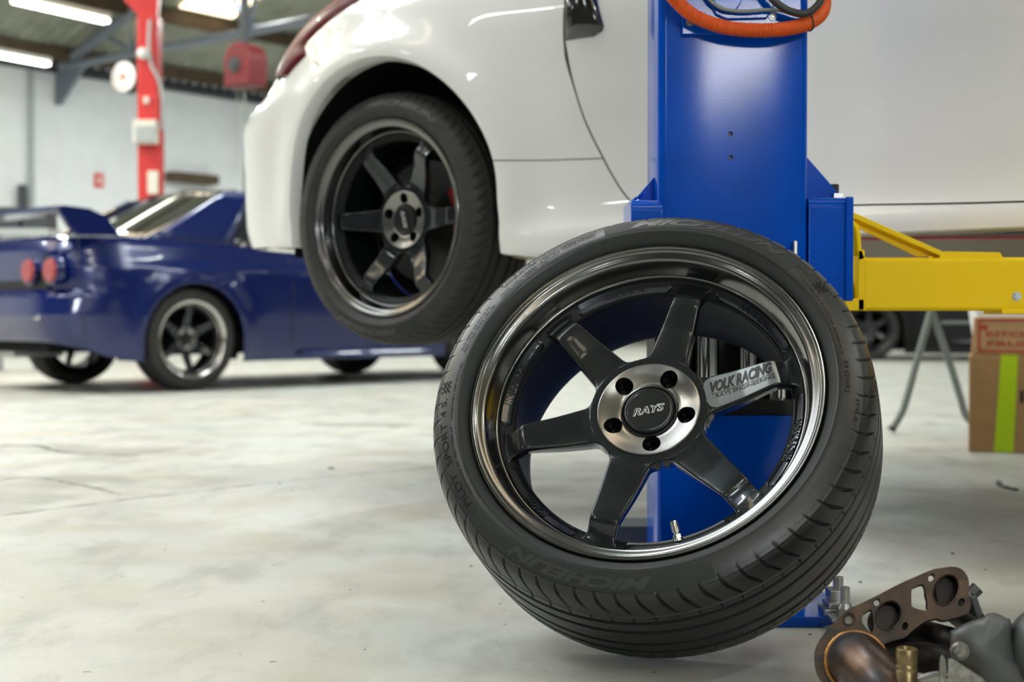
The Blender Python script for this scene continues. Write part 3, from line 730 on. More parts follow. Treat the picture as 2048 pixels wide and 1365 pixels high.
def build_car_body():
    S_ = np.concatenate([np.linspace(-1, -.5, 22), np.linspace(-.49, 0, 50)[:-1], np.arange(0, 1.30, .0125), np.arange(1.32, 3.75, .04)])
    Wt = np.concatenate([np.linspace(0, .06, 6)[:-1], np.linspace(.06, 1, 74)])
    bm = bmesh.new(); NS, NW = len(S_), len(Wt)
    SZ = np.zeros((NS, NW, 2)); AA = np.zeros((NS, NW)); ins = np.zeros((NS, NW), bool)
    for i, s in enumerate(S_):
        A0 = float(body(s, .70)[0]); zb = float(zbot(A0))
        for j, w in enumerate(Wt):
            z = zb + (1.50 - zb) * w; A = float(body(s, z)[0]); SZ[i, j] = (s, z); AA[i, j] = A
            ins[i, j] = in_arch(A, z) and s > -.75
    edge = np.zeros_like(ins)
    for i in range(NS):
        for j in range(NW):
            if ins[i, j]:
                for di, dj in ((1,0),(-1,0),(0,1),(0,-1),(1,1),(1,-1),(-1,1),(-1,-1)):
                    a, b = i+di, j+dj
                    if 0 <= a < NS and 0 <= b < NW and not ins[a, b]: edge[i, j] = True
    for i in range(NS):
        for j in range(NW):
            if edge[i, j]:
                s, z = SZ[i, j]; A = AA[i, j]; dx = A - ARCH_A; dz = z - ARCH_Z
                if dz < 0: A2 = ARCH_A + math.copysign(ARCH_RA, dx); z2 = z
                else:
                    q = math.hypot(dx/ARCH_RA, dz/ARCH_RZ) + 1e-9; A2 = ARCH_A + dx/q; z2 = ARCH_Z + dz/q
                SZ[i, j] = (s_of(A2, z2), z2)
    vs = [[None]*NW for _ in range(NS)]
    for i in range(NS):
        for j in range(NW):
            if not ins[i, j] or edge[i, j]: vs[i][j] = bm.verts.new(body_pt(*SZ[i, j]))
    for i in range(NS-1):
        for j in range(NW-1):
            q = [vs[i][j], vs[i+1][j], vs[i+1][j+1], vs[i][j+1]]
            if all(v is not None for v in q):
                e_ = [edge[i, j], edge[i+1, j], edge[i+1, j+1], edge[i, j+1]]
                if all(e_): continue
                try: bm.faces.new(q)
                except ValueError: pass
    # turn the wheel-arch edge inwards as a rolled return
    arch_e = [e for e in bm.edges if e.is_boundary and all(in_arch(v.co.x + (ARCH_A - v.co.x)*.02, v.co.z + (ARCH_Z - v.co.z)*.02 if v.co.z > ARCH_Z else v.co.z) and v.co.x < .5 and v.co.x > -.5 and v.co.y < .3 for v in e.verts)]
    for dy, k in ((.006, .012), (.030, .016)):
        r = bmesh.ops.extrude_edge_only(bm, edges=arch_e); nv = [g for g in r['geom'] if isinstance(g, bmesh.types.BMVert)]
        for v in nv:
            dx = ARCH_A - v.co.x; dz = (ARCH_Z - v.co.z) if v.co.z > ARCH_Z else 0; L = math.hypot(dx, dz) + 1e-9
            v.co += Vector((dx/L*k*.35, dy, dz/L*k*.35))
        arch_e = [g for g in r['geom'] if isinstance(g, bmesh.types.BMEdge)]
    # lower edge rolled under
    be = [e for e in bm.edges if e.is_boundary and all(v.co.z < .72 and (v.co.y < .2 or v.co.x < -.35) for v in e.verts) and not any(abs(v.co.x - ARCH_A) < ARCH_RA - .02 and v.co.x > -.36 for v in e.verts)]
    for (k, dz) in ((.006, -.003), (.018, .000), (.03, .010)):
        r = bmesh.ops.extrude_edge_only(bm, edges=be)
        for v in [g for g in r['geom'] if isinstance(g, bmesh.types.BMVert)]:
            c = Vector((max(min(v.co.x, 3.0), -.3), YC, v.co.z)); d = (c - v.co); d.z = 0; d.normalize(); v.co += d * k; v.co.z += dz
        be = [g for g in r['geom'] if isinstance(g, bmesh.types.BMEdge)]
    # mirror to the far side and close the top with a cabin-less deck
    geom = bm.verts[:] + bm.edges[:] + bm.faces[:]
    d = bmesh.ops.duplicate(bm, geom=geom)
    for v in [g for g in d['geom'] if isinstance(g, bmesh.types.BMVert)]: v.co.y = 2*YC - v.co.y
    bmesh.ops.remove_doubles(bm, verts=bm.verts, dist=.0006)
    rows = []
    for s in S_:
        p = body_pt(s, 1.50); q = p.copy(); q.y = 2*YC - p.y
        rows.append([bm.verts.new(p + (q - p)*t + Vector((0, 0, .14*(1-(2*t-1)**2) * (0.4 + 0.6*min(1, max(0, (p.x+.1)/.8)))))) for t in (0, .06, .15, .3, .5, .7, .85, .94, 1)])
    grid_faces(bm, rows)
    bmesh.ops.remove_doubles(bm, verts=bm.verts, dist=.0006)
    return obj('car_body', bm, M['white_paint'], car, smooth=42)
build_car_body()
# cream sealed underside behind and ahead of the wheel, dark floor pan
for x0, x1 in ((-.62, ARCH_A-ARCH_RA-.012), (ARCH_A+ARCH_RA+.012, 2.1)):
    bm = bmesh.new(); rows = []
    for k in range(30):
        x = x0 + (x1-x0)*k/29; zb = float(zbot(x)); ys_ = float(yside(x, zb+.02)) if x > -.3 else max(float(yside(x, zb)), .12 + .5*max(0, (-.4 - x)/.25)**1.5)
        rows.append([bm.verts.new((x, ys_+.026, zb-.002)), bm.verts.new((x, ys_+.06, zb-.006)), bm.verts.new((x, ys_+.09, zb+.002)), bm.verts.new((x, ys_+.11, zb+.03))])
    grid_faces(bm, rows); o = obj('sill_underside', bm, M['underseal'], car, smooth=60)
bm = bmesh.new(); prism(bm, [(.42, .12, .752), (2.9, .12, .692), (2.9, 1.32, .692), (.42, 1.32, .752)], (0, 0, .05)); boxmm(bm, (-.62, .35, .80), (.42, 1.45, .85)); obj('floor_pan', bm, M['liner'], car, smooth=None)
bm = bmesh.new(); prism(bm, [(.42, 1.70, .672), (2.9, 1.70, .634), (2.9, 1.32, .688), (.42, 1.32, .748)], (0, .0, .02)); obj('inner_sill', bm, M['inner_sill'], car, smooth=None)
bm = bmesh.new(); tube(bm, [(.5, 1.30, .735), (2.9, 1.30, .675)], .0075, 12); obj('fuel_line', bm, M['fuel'], car)
bm = bmesh.new(); tube(bm, [(.5, 1.27, .742), (2.9, 1.27, .682)], .0035, 12); obj('brake_line', bm, M['steel'], car)
# wheel housing
bm = bmesh.new(); rows = []
for y, k in ((.028, 1.0), (.06, 1.03), (.33, 1.03), (.34, .2)):
    row = []
    pts = [(ARCH_A - ARCH_RA*k, .66 if y < .34 else .8)] + [(ARCH_A - ARCH_RA*k*math.cos(t), ARCH_Z + ARCH_RZ*k*math.sin(t)) for t in np.linspace(0, math.pi, 40)] + [(ARCH_A + ARCH_RA*k, .66 if y < .34 else .8)]
    rows.append([bm.verts.new((x, y, z)) for x, z in pts])
grid_faces(bm, rows); o = obj('wheel_well', bm, M['liner'], car, smooth=60)
# wheel with drooping hub
m4 = Matrix.Translation(Vector((0, .125, .752)))
ty2, rim2 = make_wheel(car, m4, dict(rubber=M['rubber_old'], lip=M['lip'], face=M['gunmetal'], a0=0, l0=18, n=720, rn=128, dd=.028, R=1.10, cap_rot=285, nuts=False))
big_lettering(ty2, detail=False, R=1.10); 
rs_ = bmesh.new()
lettering('decal_lettering', 'VOLK RACING', lambda x, y, z: (lambda X, Y, a: Vector((X*math.cos(a)-Y*math.sin(a), -(wface(X) - .028*(1-float(sm(X, .09, .215))) + .0008), X*math.sin(a)+Y*math.cos(a))))(.188 - x, -(-.008 + y), 120*D2R), .085, .016, M['decal_ink'], rim2, shear=.3, bold=.02)
bm = bmesh.new(); cyl(bm, (0, .175, .752), (0, .20, .752), .165, n=48); cyl(bm, (0, .13, .752), (0, .30, .752), .07, n=32); obj('brake_disc', bm, M['iron_disc'], car)
bm = bmesh.new(); cyl(bm, (0, .225, .752), (0, .232, .752), .222, n=48); obj('black_backing', bm, M['liner'], car)  # black disc added behind the spokes so the openings read dark
bm = bmesh.new(); 
for a in np.linspace(-.05, .45, 5): box(bm, (.150*math.cos(a), .185, .752 + .150*math.sin(a)), (.055, .075, .05), Matrix.Rotation(-a, 3, 'Y'))
obj('brake_caliper', bm, M['caliper'], car, bevel=.004)
bm = bmesh.new(); cyl(bm, (0, .28, .752), (0, 1.5, .80), .03, n=16); box(bm, (.25, .5, .72), (.5, .06, .05)); cyl(bm, (.05, .42, .70), (.02, .42, 1.05), .04, n=16); obj('suspension_arm', bm, M['iron_disc'], car)
# panel gaps following the body
def gap(pts, w, z0=.0004):
    pts = [(s_of(A, z) if s is None else s, z) for s, A, z in [(None, p[0], p[1]) for p in resample(catmull([Vector((a, b, 0)) for a, b in pts], 6), .01)]]
    bm = bmesh.new(); P_ = [Vector((s, z, 0)) for s, z in pts]; rows = []
    for i, p in enumerate(P_):
        d = (P_[min(i+1, len(P_)-1)] - P_[max(i-1, 0)]).normalized(); n_ = Vector((-d.y, d.x, 0)) * w
        rows.append([bm.verts.new(body_pt(p.x + n_.x, p.y + n_.y, z0)), bm.verts.new(body_pt(p.x - n_.x, p.y - n_.y, z0))])
    grid_faces(bm, rows); return obj('panel_gap', bm, M['seam'], car, smooth=60)
gap([(.60, 1.40), (.592, 1.25), (.587, 1.166), (.587, 1.132), (.592, 1.086), (.604, 1.028), (.621, .968), (.645, .914), (.674, .864), (.699, .824), (.731, .782), (.765, .752), (.81, .736), (.90, .730), (1.298, .724), (1.645, .714), (2.4, .704)], .0020)
gap([(.372, .876), (.52, .870), (.672, .864)], .0013)
gap([(-.228, 1.180), (-.207, 1.172), (-.188, 1.163)], .0010)
# boomerang tail lamp
bm = bmesh.new(); rows = []
for z in np.linspace(1.16, 1.49, 34):
    s1 = float(np.interp(z, [1.162, 1.202, 1.232, 1.252, 1.288, 1.326, 1.40, 1.50], [-.147, -.085, -.135, -.118, -.078, -.040, .0, .05]))
    s0 = float(np.interp(z, [1.16, 1.19, 1.23, 1.30, 1.50], [-.24, -.36, -.44, -.46, -.46]))
    rows.append([bm.verts.new(body_pt(s0 + (s1-s0)*t, z, .001 + .011*math.sin(math.pi*min(max(t, 0), 1))**.4)) for t in np.linspace(0, 1, 14)])
grid_faces(bm, rows); obj('tail_lamp', bm, M['red_lens'], car, smooth=50)
# upright door handle at the trailing edge of the door
bm = bmesh.new(); rows = []
for z in np.linspace(1.142, 1.345, 22):
    t = (z - 1.142) / .203
    sl = s_of(float(np.interp(z, [1.142, 1.17, 1.236, 1.345], [.590, .590, .594, .602])), z); sr = s_of(float(np.interp(z, [1.142, 1.150, 1.158, 1.224, 1.345], [.670, .692, .699, .681, .650])), z)
    h = .017 * math.sin(min(t*7, 1)*math.pi/2) * 1.0
    rows.append([bm.verts.new(body_pt(sl + (sr-sl)*q, z, .0015 + h * (math.sin(math.pi*q)**.55 if 0 < q < 1 else 0))) for q in np.linspace(0, 1, 12)])
grid_faces(bm, rows); obj('door_handle', bm, M['gloss_black'], car, smooth=50)

# ---------------------------------------------------------------- low two-door car in the background (also reused in black). local: X forward, Y inward, Z up
def build_coupe(root, paint, wheel_kw, extra=True, low=0.0):
    WB, HY = 2.615, .86; XR, XF = -.95, 3.52; XM, LX = (XR+XF)/2, (XF-XR)/2
    def top(x): return float(np.interp(x, [-.95, -.85, -.3, .3, .9, 1.8, 2.35, 3.0, 3.4, 3.52], [.955, .985, .995, .965, .940, .915, .90, .84, .74, .68]))
    def bot(x): return float(np.interp(x, [-.95, -.7, -.42, .42, 2.1, 3.0, 3.52], [.33, .24, .20, .185, .185, .2, .2])) - low
    def side(z): return float(np.interp(z, [.15, .25, .5, .72, .80, .84, .95, 1.02], [.035, .015, .0, -.005, .0, .02, .055, .10]))
    def xr(z): return float(np.interp(z, [.2, .35, .5, .62, .66, .90, 1.0], [.16, .05, .0, .02, .08, .06, .10]))
    def pt(p, w):            # p 0 rear centre .. 1 front centre, superellipse plan
        t = p * math.pi; n_ = 7.0; c_, s_ = math.cos(t), math.sin(t)
        x = XM - LX * math.copysign(abs(c_) ** (2/n_), c_); yy = abs(s_) ** (2/n_)
        zb, zt = bot(x), top(x); z = zb + (zt - zb) * w
        y = HY - (HY - side(z)) * yy
        if x < -.2: x += xr(z) * min(1, (-.2 - x) / .6) ** 2
        fl = 0
        for cx in (0, WB):
            rho = math.hypot(x - cx, z - .34) / .39
            if rho > .9: fl += .028 * math.exp(-((rho - 1) / .25) ** 2)
        return x, y - fl * yy, z
    # parameter spacing: even in x along the side
    ps = []
    for x in np.concatenate([np.linspace(-.9499, -.93, 8), np.linspace(-.92, -.5, 14), np.arange(-.48, .48, .024), np.arange(.5, 2.15, .07), np.arange(2.16, 3.1, .03), np.linspace(3.12, 3.5199, 14)]):
        c_ = (XM - x) / LX; c2 = math.copysign(abs(c_) ** 3.5, c_); ps.append(math.acos(max(-1, min(1, c2))) / math.pi)
    ps = sorted(set([0.0] + [ps[0]*k/5 for k in range(1, 5)] + ps + [1 - (1-ps[-1])*k/5 for k in range(1, 5)] + [1.0]))
    Wt = np.linspace(0, 1, 46); NS, NW = len(ps), len(Wt); bm = bmesh.new()
    pos = [[pt(p, w) for w in Wt] for p in ps]
    def inside(q):
        for cx in (0, WB):
            if q[1] < .45 and ((q[2] < .33 and abs(q[0]-cx) < .375) or math.hypot(q[0]-cx, q[2]-.33) < .375): return cx
        return None
    ins = [[inside(q) for q in r] for r in pos]; vs = [[None]*NW for _ in range(NS)]; edge = [[False]*NW for _ in range(NS)]
    for i in range(NS):
        for j in range(NW):
            cx = ins[i][j]; q = pos[i][j]
            if cx is not None:
                if any(0 <= i+a < NS and 0 <= j+b < NW and ins[i+a][j+b] is None for a, b in ((1,0),(-1,0),(0,1),(0,-1),(1,1),(1,-1),(-1,1),(-1,-1))):
                    dx, dz = q[0]-cx, q[2]-.33; edge[i][j] = True
                    if dz > 0: k_ = .375/(math.hypot(dx, dz)+1e-9); q = (cx+dx*k_, q[1], .33+dz*k_)
                    else: q = (cx+math.copysign(.375, dx), q[1], q[2])
                else: continue
            vs[i][j] = bm.verts.new(q)
    for i in range(NS-1):
        for j in range(NW-1):
            q = [vs[i][j], vs[i+1][j], vs[i+1][j+1], vs[i][j+1]]
            if all(v is not None for v in q) and not (edge[i][j] and edge[i+1][j] and edge[i+1][j+1] and edge[i][j+1]): bm.faces.new(q)
    rows = []
    for i in range(NS):
        a = Vector(pos[i][-1]); xc = min(max(a.x, XR+.12), XF-.1); row = []
        for t in (0, .04, .12, .3, .6, 1.0):
            row.append(bm.verts.new((a.x + (xc-a.x)*t, a.y + (HY-a.y)*t, a.z + .030*math.sin(math.pi/2*min(1, t*2.2)))))
        rows.append(row)
    grid_faces(bm, rows)
    d = bmesh.ops.duplicate(bm, geom=bm.verts[:] + bm.edges[:] + bm.faces[:])
    for v in [g for g in d['geom'] if isinstance(g, bmesh.types.BMVert)]: v.co.y = 2*HY - v.co.y
    bmesh.ops.remove_doubles(bm, verts=bm.verts, dist=.0005)
    obj('car_body', bm, paint, root, smooth=40)
    # wheel housings and floor pan
    bm = bmesh.new()
    for cx in (0, WB):
        for y0, y1 in ((.04, .36), (2*HY-.04, 2*HY-.36)):
            rows = []
            for y, k in ((y0, 1.0), (y1, 1.0), (y1, .1)):
                rows.append([bm.verts.new((cx - .38*k*math.cos(t), y, .33 + .38*k*math.sin(t))) for t in np.linspace(-.35, math.pi+.35, 26)])
            grid_faces(bm, rows)
    boxmm(bm, (-.85, .35, .26), (3.3, 1.37, .34)); obj('underbody', bm, M['liner'], root, smooth=60)
    # cabin: stations (y inward, base and roof)
    def q3(name, pts, m, n=8, crown=(0, 0, 0)):
        a, b, c, d_ = [Vector(p) for p in pts]; bm = bmesh.new(); rows = []
        for i in range(n+1):
            u_ = i/n; rows.append([bm.verts.new(a.lerp(b, v_).lerp(d_.lerp(c, v_), u_) + Vector(crown)*(4*u_*(1-u_)*1.0)*(1 if True else 0)) for v_ in [k/n for k in range(n+1)]])
        grid_faces(bm, rows); o = obj(name, bm, m, root, smooth=60); sl = o.modifiers.new('t', 'SOLIDIFY'); sl.thickness = .006; return o
    y0, y1 = .10, .235; Y0, Y1 = 2*HY-y0, 2*HY-y1; zr = 1.345
    zb = .985
    # roof
    q3('roof_panel', [(.50, y1, zr), (1.75, y1, zr-.01), (1.75, Y1, zr-.01), (.50, Y1, zr)], paint, 8, (0, 0, .03))
    q3('rear_window', [(-.26, y0+.06, zb+.01), (.50, y1+.02, zr), (.50, Y1-.02, zr), (-.26, Y0-.06, zb+.01)], M['glass'], 10, (-.05, 0, .03))
    q3('windscreen', [(2.42, y0+.05, .92), (1.75, y1, zr-.01), (1.75, Y1, zr-.01), (2.42, Y0-.05, .92)], M['glass'], 8, (.05, 0, .02))
    for ya, yb, sgn in ((y0, y1, 1), (Y0, Y1, -1)):
        q3('rear_pillar', [(-.30, ya-.005*sgn, zb), (.40, yb, zr+.005), (.62, yb-.01*sgn, zr+.005), (.34, ya-.03*sgn, zb-.03)], paint, 6)
        q3('side_window', [(.34, ya-.03*sgn, zb-.03), (.56, yb-.008*sgn, zr-.03), (1.72, yb-.005*sgn, zr-.04), (2.25, ya-.02*sgn, .93)], M['glass'], 6)
        q3('roof_rail', [(.52, yb-.012*sgn, zr-.035), (.50, yb, zr+.006), (1.78, yb, zr-.005), (1.80, yb-.012*sgn, zr-.05)], paint, 4)
        q3('front_pillar', [(1.70, yb-.006*sgn, zr-.04), (1.78, yb+.02*sgn, zr-.005), (2.46, ya+.06*sgn, .92), (2.30, ya-.02*sgn, .92)], paint, 4)
        # bright edge of the rear glass
        bm = bmesh.new(); tube(bm, [(-.27, ya+.055*sgn, zb+.016), (.12, (ya+yb)/2+.03*sgn, (zb+zr)/2+.035), (.47, yb+.015*sgn, zr+.012)], .006, 8); obj('window_trim', bm, M['chrome_trim'], root)
    bm = bmesh.new(); tube(bm, [(.49, y1, zr+.012), (.47, HY, zr+.045), (.49, Y1, zr+.012)], .007, 8); obj('window_trim', bm, M['chrome_trim'], root)
    wheel_specs = [(0, 0, False), (WB, 0, False), (0, 2*HY, True), (WB, 2*HY, True)]
    for x, y, far in wheel_specs:
        if far: m4 = Matrix.Translation(Vector((x, 2*HY-.135, .34))) @ Matrix.Rotation(math.pi, 4, 'Z')
        else: m4 = Matrix.Translation(Vector((x, .135, .34)))
        kw = dict(wheel_kw); 
        t_, r_ = make_wheel(root, m4, kw)
    if not extra: return
    # panel gaps, lamps, spoiler
    def sgap(pts, w=.003):
        for a, b in zip(pts, pts[1:]):
            bm = bmesh.new(); tube(bm, [a, b], w, 6); obj('panel_gap', bm, M['seam'], root)
    sgap([(-.80, .058, .97), (-.83, .017, .80), (-.80, -.008, .62), (-.79, -.0, .45), (-.78, .012, .30)])
    sgap([(.78, .055, .93), (.79, .018, .84), (.80, -.004, .72), (.79, -.003, .5), (.79, .008, .3)])
    for y in (.22, .50, 2*HY-.22, 2*HY-.50):
        bm = bmesh.new(); cyl(bm, (-.90, y, .775), (-.852, y, .775), .092, n=32); o = obj('lamp_surround', bm, paint, root)
        bm = bmesh.new(); cyl(bm, (-.918, y, .775), (-.88, y, .775), .070, .084, n=32); obj('tail_lamp', bm, M['red_lamp'], root, bevel=.006)
    bm = bmesh.new(); boxmm(bm, (-.875, .30, .66), (-.85, 2*HY-.30, .89)); obj('tail_panel', bm, M['black_paint'], root, bevel=.01)
    bm = bmesh.new()
    prism(bm, [(-.92, .06, 1.145), (-.70, .06, 1.135), (-.70, .06, 1.16), (-.90, .06, 1.175)], (0, 2*HY-.12, 0))
    for y in (.06, 2*HY-.10): prism(bm, [(-.95, y, 1.165), (-.72, y, 1.16), (-.60, y, 1.12), (-.50, y, 1.00), (-.80, y, .99), (-.86, y, 1.04)], (0, .04, 0))
    obj('rear_spoiler', bm, paint, root, smooth=30, bevel=.008)
    bm = bmesh.new(); cyl(bm, (-.86, 1.25, .27), (-.50, 1.25, .27), .05, n=20); boxmm(bm, (-.8, .9, .22), (-.45, 1.35, .30)); obj('exhaust', bm, M['steel'], root)
    bm = bmesh.new(); prism(bm, [(.95, .012, .235), (2.0, .012, .235), (2.1, -.02, .20), (.85, -.02, .20)], (0, .02, .05)); obj('side_skirt', bm, paint, root, bevel=.006)
    bm = bmesh.new(); boxmm(bm, (-.935, .30, .47), (-.92, 1.42, .50)); obj('bumper_line', bm, M['chrome_trim'], root)
TB = math.radians(46); mb = Matrix.Translation(Vector((-2.13 + .08*math.cos(TB), 9.25 + .08*math.sin(TB), 0))) @ Matrix.Rotation(TB, 4, 'Z')
blue = thing('car', 'deep blue coupe with round red tail lamps and spoiler, parked behind the white car', 'car', mat=mb)
build_coupe(blue, M['blue_paint'], dict(rubber=M['rubber_old'], lip=M['polished'], face=M['gunmetal'], a0=30, l0=20, n=360, rn=96, dd=.03, R=1.21, sipes=False, cap_text=False))
# ---------------------------------------------------------------- two-post lift: blue column, carriage, arm
YF = 2.425
def PY(px, py, Y): return Vector(P(px, py, Y))
xl, xr_ = PY(1316, 400, YF).x, PY(1616, 400, YF).x
xm = (xl + xr_) / 2; hw = (xr_ - xl) / 2; DC = .20
lift = thing('car_lift', 'blue lift post with carriage and yellow arm, behind the leaning wheel', 'car lift', (xm, YF, 0))
def column_mesh(z0, z1, y0=0):
    bm = bmesh.new(); r = .011; prof = []
    for cx, cy, a0 in ((hw-r, r, -90), (hw-r, DC-r, 0), (-hw+r, DC-r, 90), (-hw+r, r, 180)):
        for k in range(6): a = math.radians(a0 + 90*k/5); prof.append((cx + r*math.cos(a), cy + r*math.sin(a)))
    prism(bm, [(x, y+y0, z0) for x, y in prof], (0, 0, z1-z0)); return bm
col = obj('column', column_mesh(.505, 3.6), M['lift_blue'], lift, smooth=35)
cs = []
for py in (268, 315):
    p = PY(1461, py, YF) - Vector((xm, YF, 0)); c = bmesh.new(); cyl(c, (p.x, -.02, p.z), (p.x, .02, p.z), .0042, n=20); cs.append(c)
cut(col, cs)
for py in (268, 315):
    p = PY(1461, py, YF) - Vector((xm, YF, 0)); c = bmesh.new(); cyl(c, (p.x, .006, p.z), (p.x, .019, p.z), .0043, n=20); obj('bolt_hole', c, M['hole'], lift)
# raised left edge fold
bm = bmesh.new(); boxmm(bm, (-hw+.0122, -.0016, .505), (-hw+.0142, .004, 3.6)); obj('edge_fold', bm, M['lift_blue'], lift, bevel=.0008)
obj('column', column_mesh(.012, .3265), M['lift_blue'], lift, smooth=35)
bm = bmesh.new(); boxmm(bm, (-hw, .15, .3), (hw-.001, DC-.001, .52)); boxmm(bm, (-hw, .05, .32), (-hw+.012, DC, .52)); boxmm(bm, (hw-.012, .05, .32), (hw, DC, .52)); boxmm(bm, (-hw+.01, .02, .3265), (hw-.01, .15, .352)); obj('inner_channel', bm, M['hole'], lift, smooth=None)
for px, r in ((1412, .024), (1497, .017), (1562, .023)):
    p = PY(px, 740, YF + .08); bm = bmesh.new(); cyl(bm, (p.x - xm, .09, .335), (p.x - xm, .09, .52), r, n=40); obj('hydraulic_rod', bm, M['chrome'], lift)
# base plate
Yb = 2.30
bm = bmesh.new(); x0, x1 = PY(1255, 1250, 2.3).x - xm, PY(1702, 1250, 2.27).x - xm; ya, yb = 2.262 - YF, 2.262 - YF + .46
prism(bm, [(x0+.02, ya+.0, 0), (x1-.05, ya, 0), (x1, ya+.05, 0), (x1, yb, 0), (x0, yb, 0), (x0, ya+.02, 0)], (0, 0, .017)); obj('base_plate', bm, M['lift_blue'], lift, bevel=.002)
for px, py in ((1690, 1240), (1235, 1215)):
    p = Vector(PZ(px, py, .017)); q = Vector((p.x - xm, p.y - YF, .017))
    bm = bmesh.new(); box(bm, (q.x-.005, q.y, q.z+.003), (.04, .04, .005)); cyl(bm, (q.x, q.y, q.z+.005), (q.x, q.y, q.z+.018), .013, n=6); cyl(bm, (q.x, q.y, q.z+.018), (q.x, q.y, q.z+.052), .0075, n=16)
    cyl(bm, (q.x, q.y, q.z+.018), (q.x, q.y, q.z+.026), .0125, .009, n=20); obj('anchor_bolt', bm, M['steel'], lift, smooth=30)
p = Vector(PZ(1672, 1210, .03)); q = Vector((p.x - xm, p.y - YF, .0))
bm = bmesh.new(); box(bm, (q.x, q.y, .032), (.034, .05, .008)); box(bm, (q.x+.004, q.y+.02, .044), (.026, .04, .016)); box(bm, (q.x-.004, q.y, .022), (.04, .05, .010)); cyl(bm, (q.x+.008, q.y+.02, .05), (q.x+.008, q.y+.02, .072), .009, n=6); obj('anchor_shim', bm, M['steel'], lift, bevel=.001)
# carriage wings either side of the column, gussets, knob
carr = lift; o_ = Vector((xm, YF, 0))
def CP(px, py, Y=YF+.03): return PY(px, py, Y) - o_
bm = bmesh.new(); a = CP(1610, 397); b = CP(1697, 602)
prof = []
r = .016
zt, zb_ = a.z, b.z
prof = [(0, zb_), (0, zt - r)] + [(r - r*math.cos(t), zt - r + r*math.sin(t)) for t in np.linspace(0, math.pi/2, 7)] + [(.16, zt), (.16, zb_)]
prism(bm, [(a.x, y, z) for y, z in prof], (b.x - a.x, 0, 0)); obj('carriage_plate', bm, M['lift_blue'], carr, smooth=40, bevel=.002)
bm = bmesh.new(); f0, f1 = CP(1682, 392), CP(1697, 603); boxmm(bm, (f0.x, -.006, f1.z), (f1.x, .0, f0.z - .004)); obj('edge_flange', bm, M['lift_blue'], carr, bevel=.003, seg=3)
bm = bmesh.new(); a = CP(1259, 402); b = CP(1322, 620)
zt2, zb2 = a.z, b.z
prof = [(0, zb2), (0, zt2 - r)] + [(r - r*math.cos(t), zt2 - r + r*math.sin(t)) for t in np.linspace(0, math.pi/2, 7)] + [(.16, zt2), (.16, zb2)]
prism(bm, [(a.x, y, z) for y, z in prof], (b.x - a.x, 0, 0)); obj('carriage_plate', bm, M['lift_blue'], carr, smooth=40, bevel=.002)
for pts in ([(1612, 312), (1674, 383), (1686, 400), (1612, 400)], [(1320, 341), (1284, 382), (1276, 393), (1278, 404), (1320, 404)]):
    bm = bmesh.new(); prism(bm, [CP(x, y, YF+.06) for x, y in pts], (0, .010, 0)); obj('gusset', bm, M['lift_blue'], carr, bevel=.0012)
bm = bmesh.new(); c = CP(1668, 378, YF+.09); cyl(bm, c - Vector((0, 0, .012)), c + Vector((0, 0, .008)), .009, n=8); obj('stop_knob', bm, M['black_rubber'], carr, bevel=.001)
bm = bmesh.new(); c = CP(1676, 392, YF+.05); cyl(bm, c - Vector((.004, 0, 0)), c + Vector((.006, 0, 0)), .0045, n=12); box(bm, c, (.016, .01, .008)); obj('weld_stud', bm, M['steel'], carr)
bm = bmesh.new()
rr = random.Random(3)
for k in range(10): c = CP(1262 + k*2.6, 405 - k*1.9, YF+.05) ; bmesh.ops.create_icosphere(bm, subdivisions=1, radius=rr.uniform(.0025, .0042), matrix=Matrix.Translation(c))
obj('weld_bead', bm, M['lift_blue'], carr)
# small zinc latch plate at the tyre edge
bm = bmesh.new(); c = PY(1590, 500, YF-.012) - o_; box(bm, c, (.0065, .012, .030)); box(bm, c + Vector((-.006, .004, -.008)), (.012, .010, .010)); obj('latch_tab', bm, M['steel'], carr, bevel=.0015)
# yellow swing arm
YA = 2.56
oa = Vector((xm, YF, 0)); ZA0 = PY(1700, 622, YA).z; ZA1 = PY(1700, 515, YA).z
def AP(px, py, Y=YA): return PY(px, py, Y) - oa
bm = bmesh.new(); x1 = AP(2500, 500).x; DY = YA - YF
boxmm(bm, (AP(1724, 500).x, DY, ZA0), (x1, DY+.10, ZA1)); arm = obj('swing_arm', bm, M['lift_yellow'], lift, bevel=.008, seg=4, smooth=40); arm['label'] = 'yellow swing arm reaching under the white car'
bm = bmesh.new(); boxmm(bm, (AP(2004, 500).x, DY-.001, ZA0-.006), (x1, DY+.101, ZA0+.004)); obj('wear_strip', bm, M['lift_yellow'], arm, bevel=.002)
bm = bmesh.new(); pts = [(1880, 513), (1884, 505), (1893, 503), (2002, 505), (2006, 512), (2010, 517), (1880, 518)]
prism(bm, [AP(x, y) + Vector((0, .004, 0)) for x, y in pts], (0, .07, 0)); obj('top_pad_plate', bm, M['lift_yellow'], arm, bevel=.001)
# diagonal brace: angle bar
bm = bmesh.new(); prism(bm, [AP(1692, 418), AP(1885, 503), AP(1880, 512), AP(1692, 430)], (0, .05, 0)); prism(bm, [AP(1692, 426, YA+.02), AP(1884, 512, YA+.02), AP(1835, 514, YA+.02), AP(1715, 456, YA+.02), AP(1692, 452, YA+.02)], (0, .006, 0)); obj('diagonal_brace', bm, M['lift_yellow'], arm, bevel=.0015)
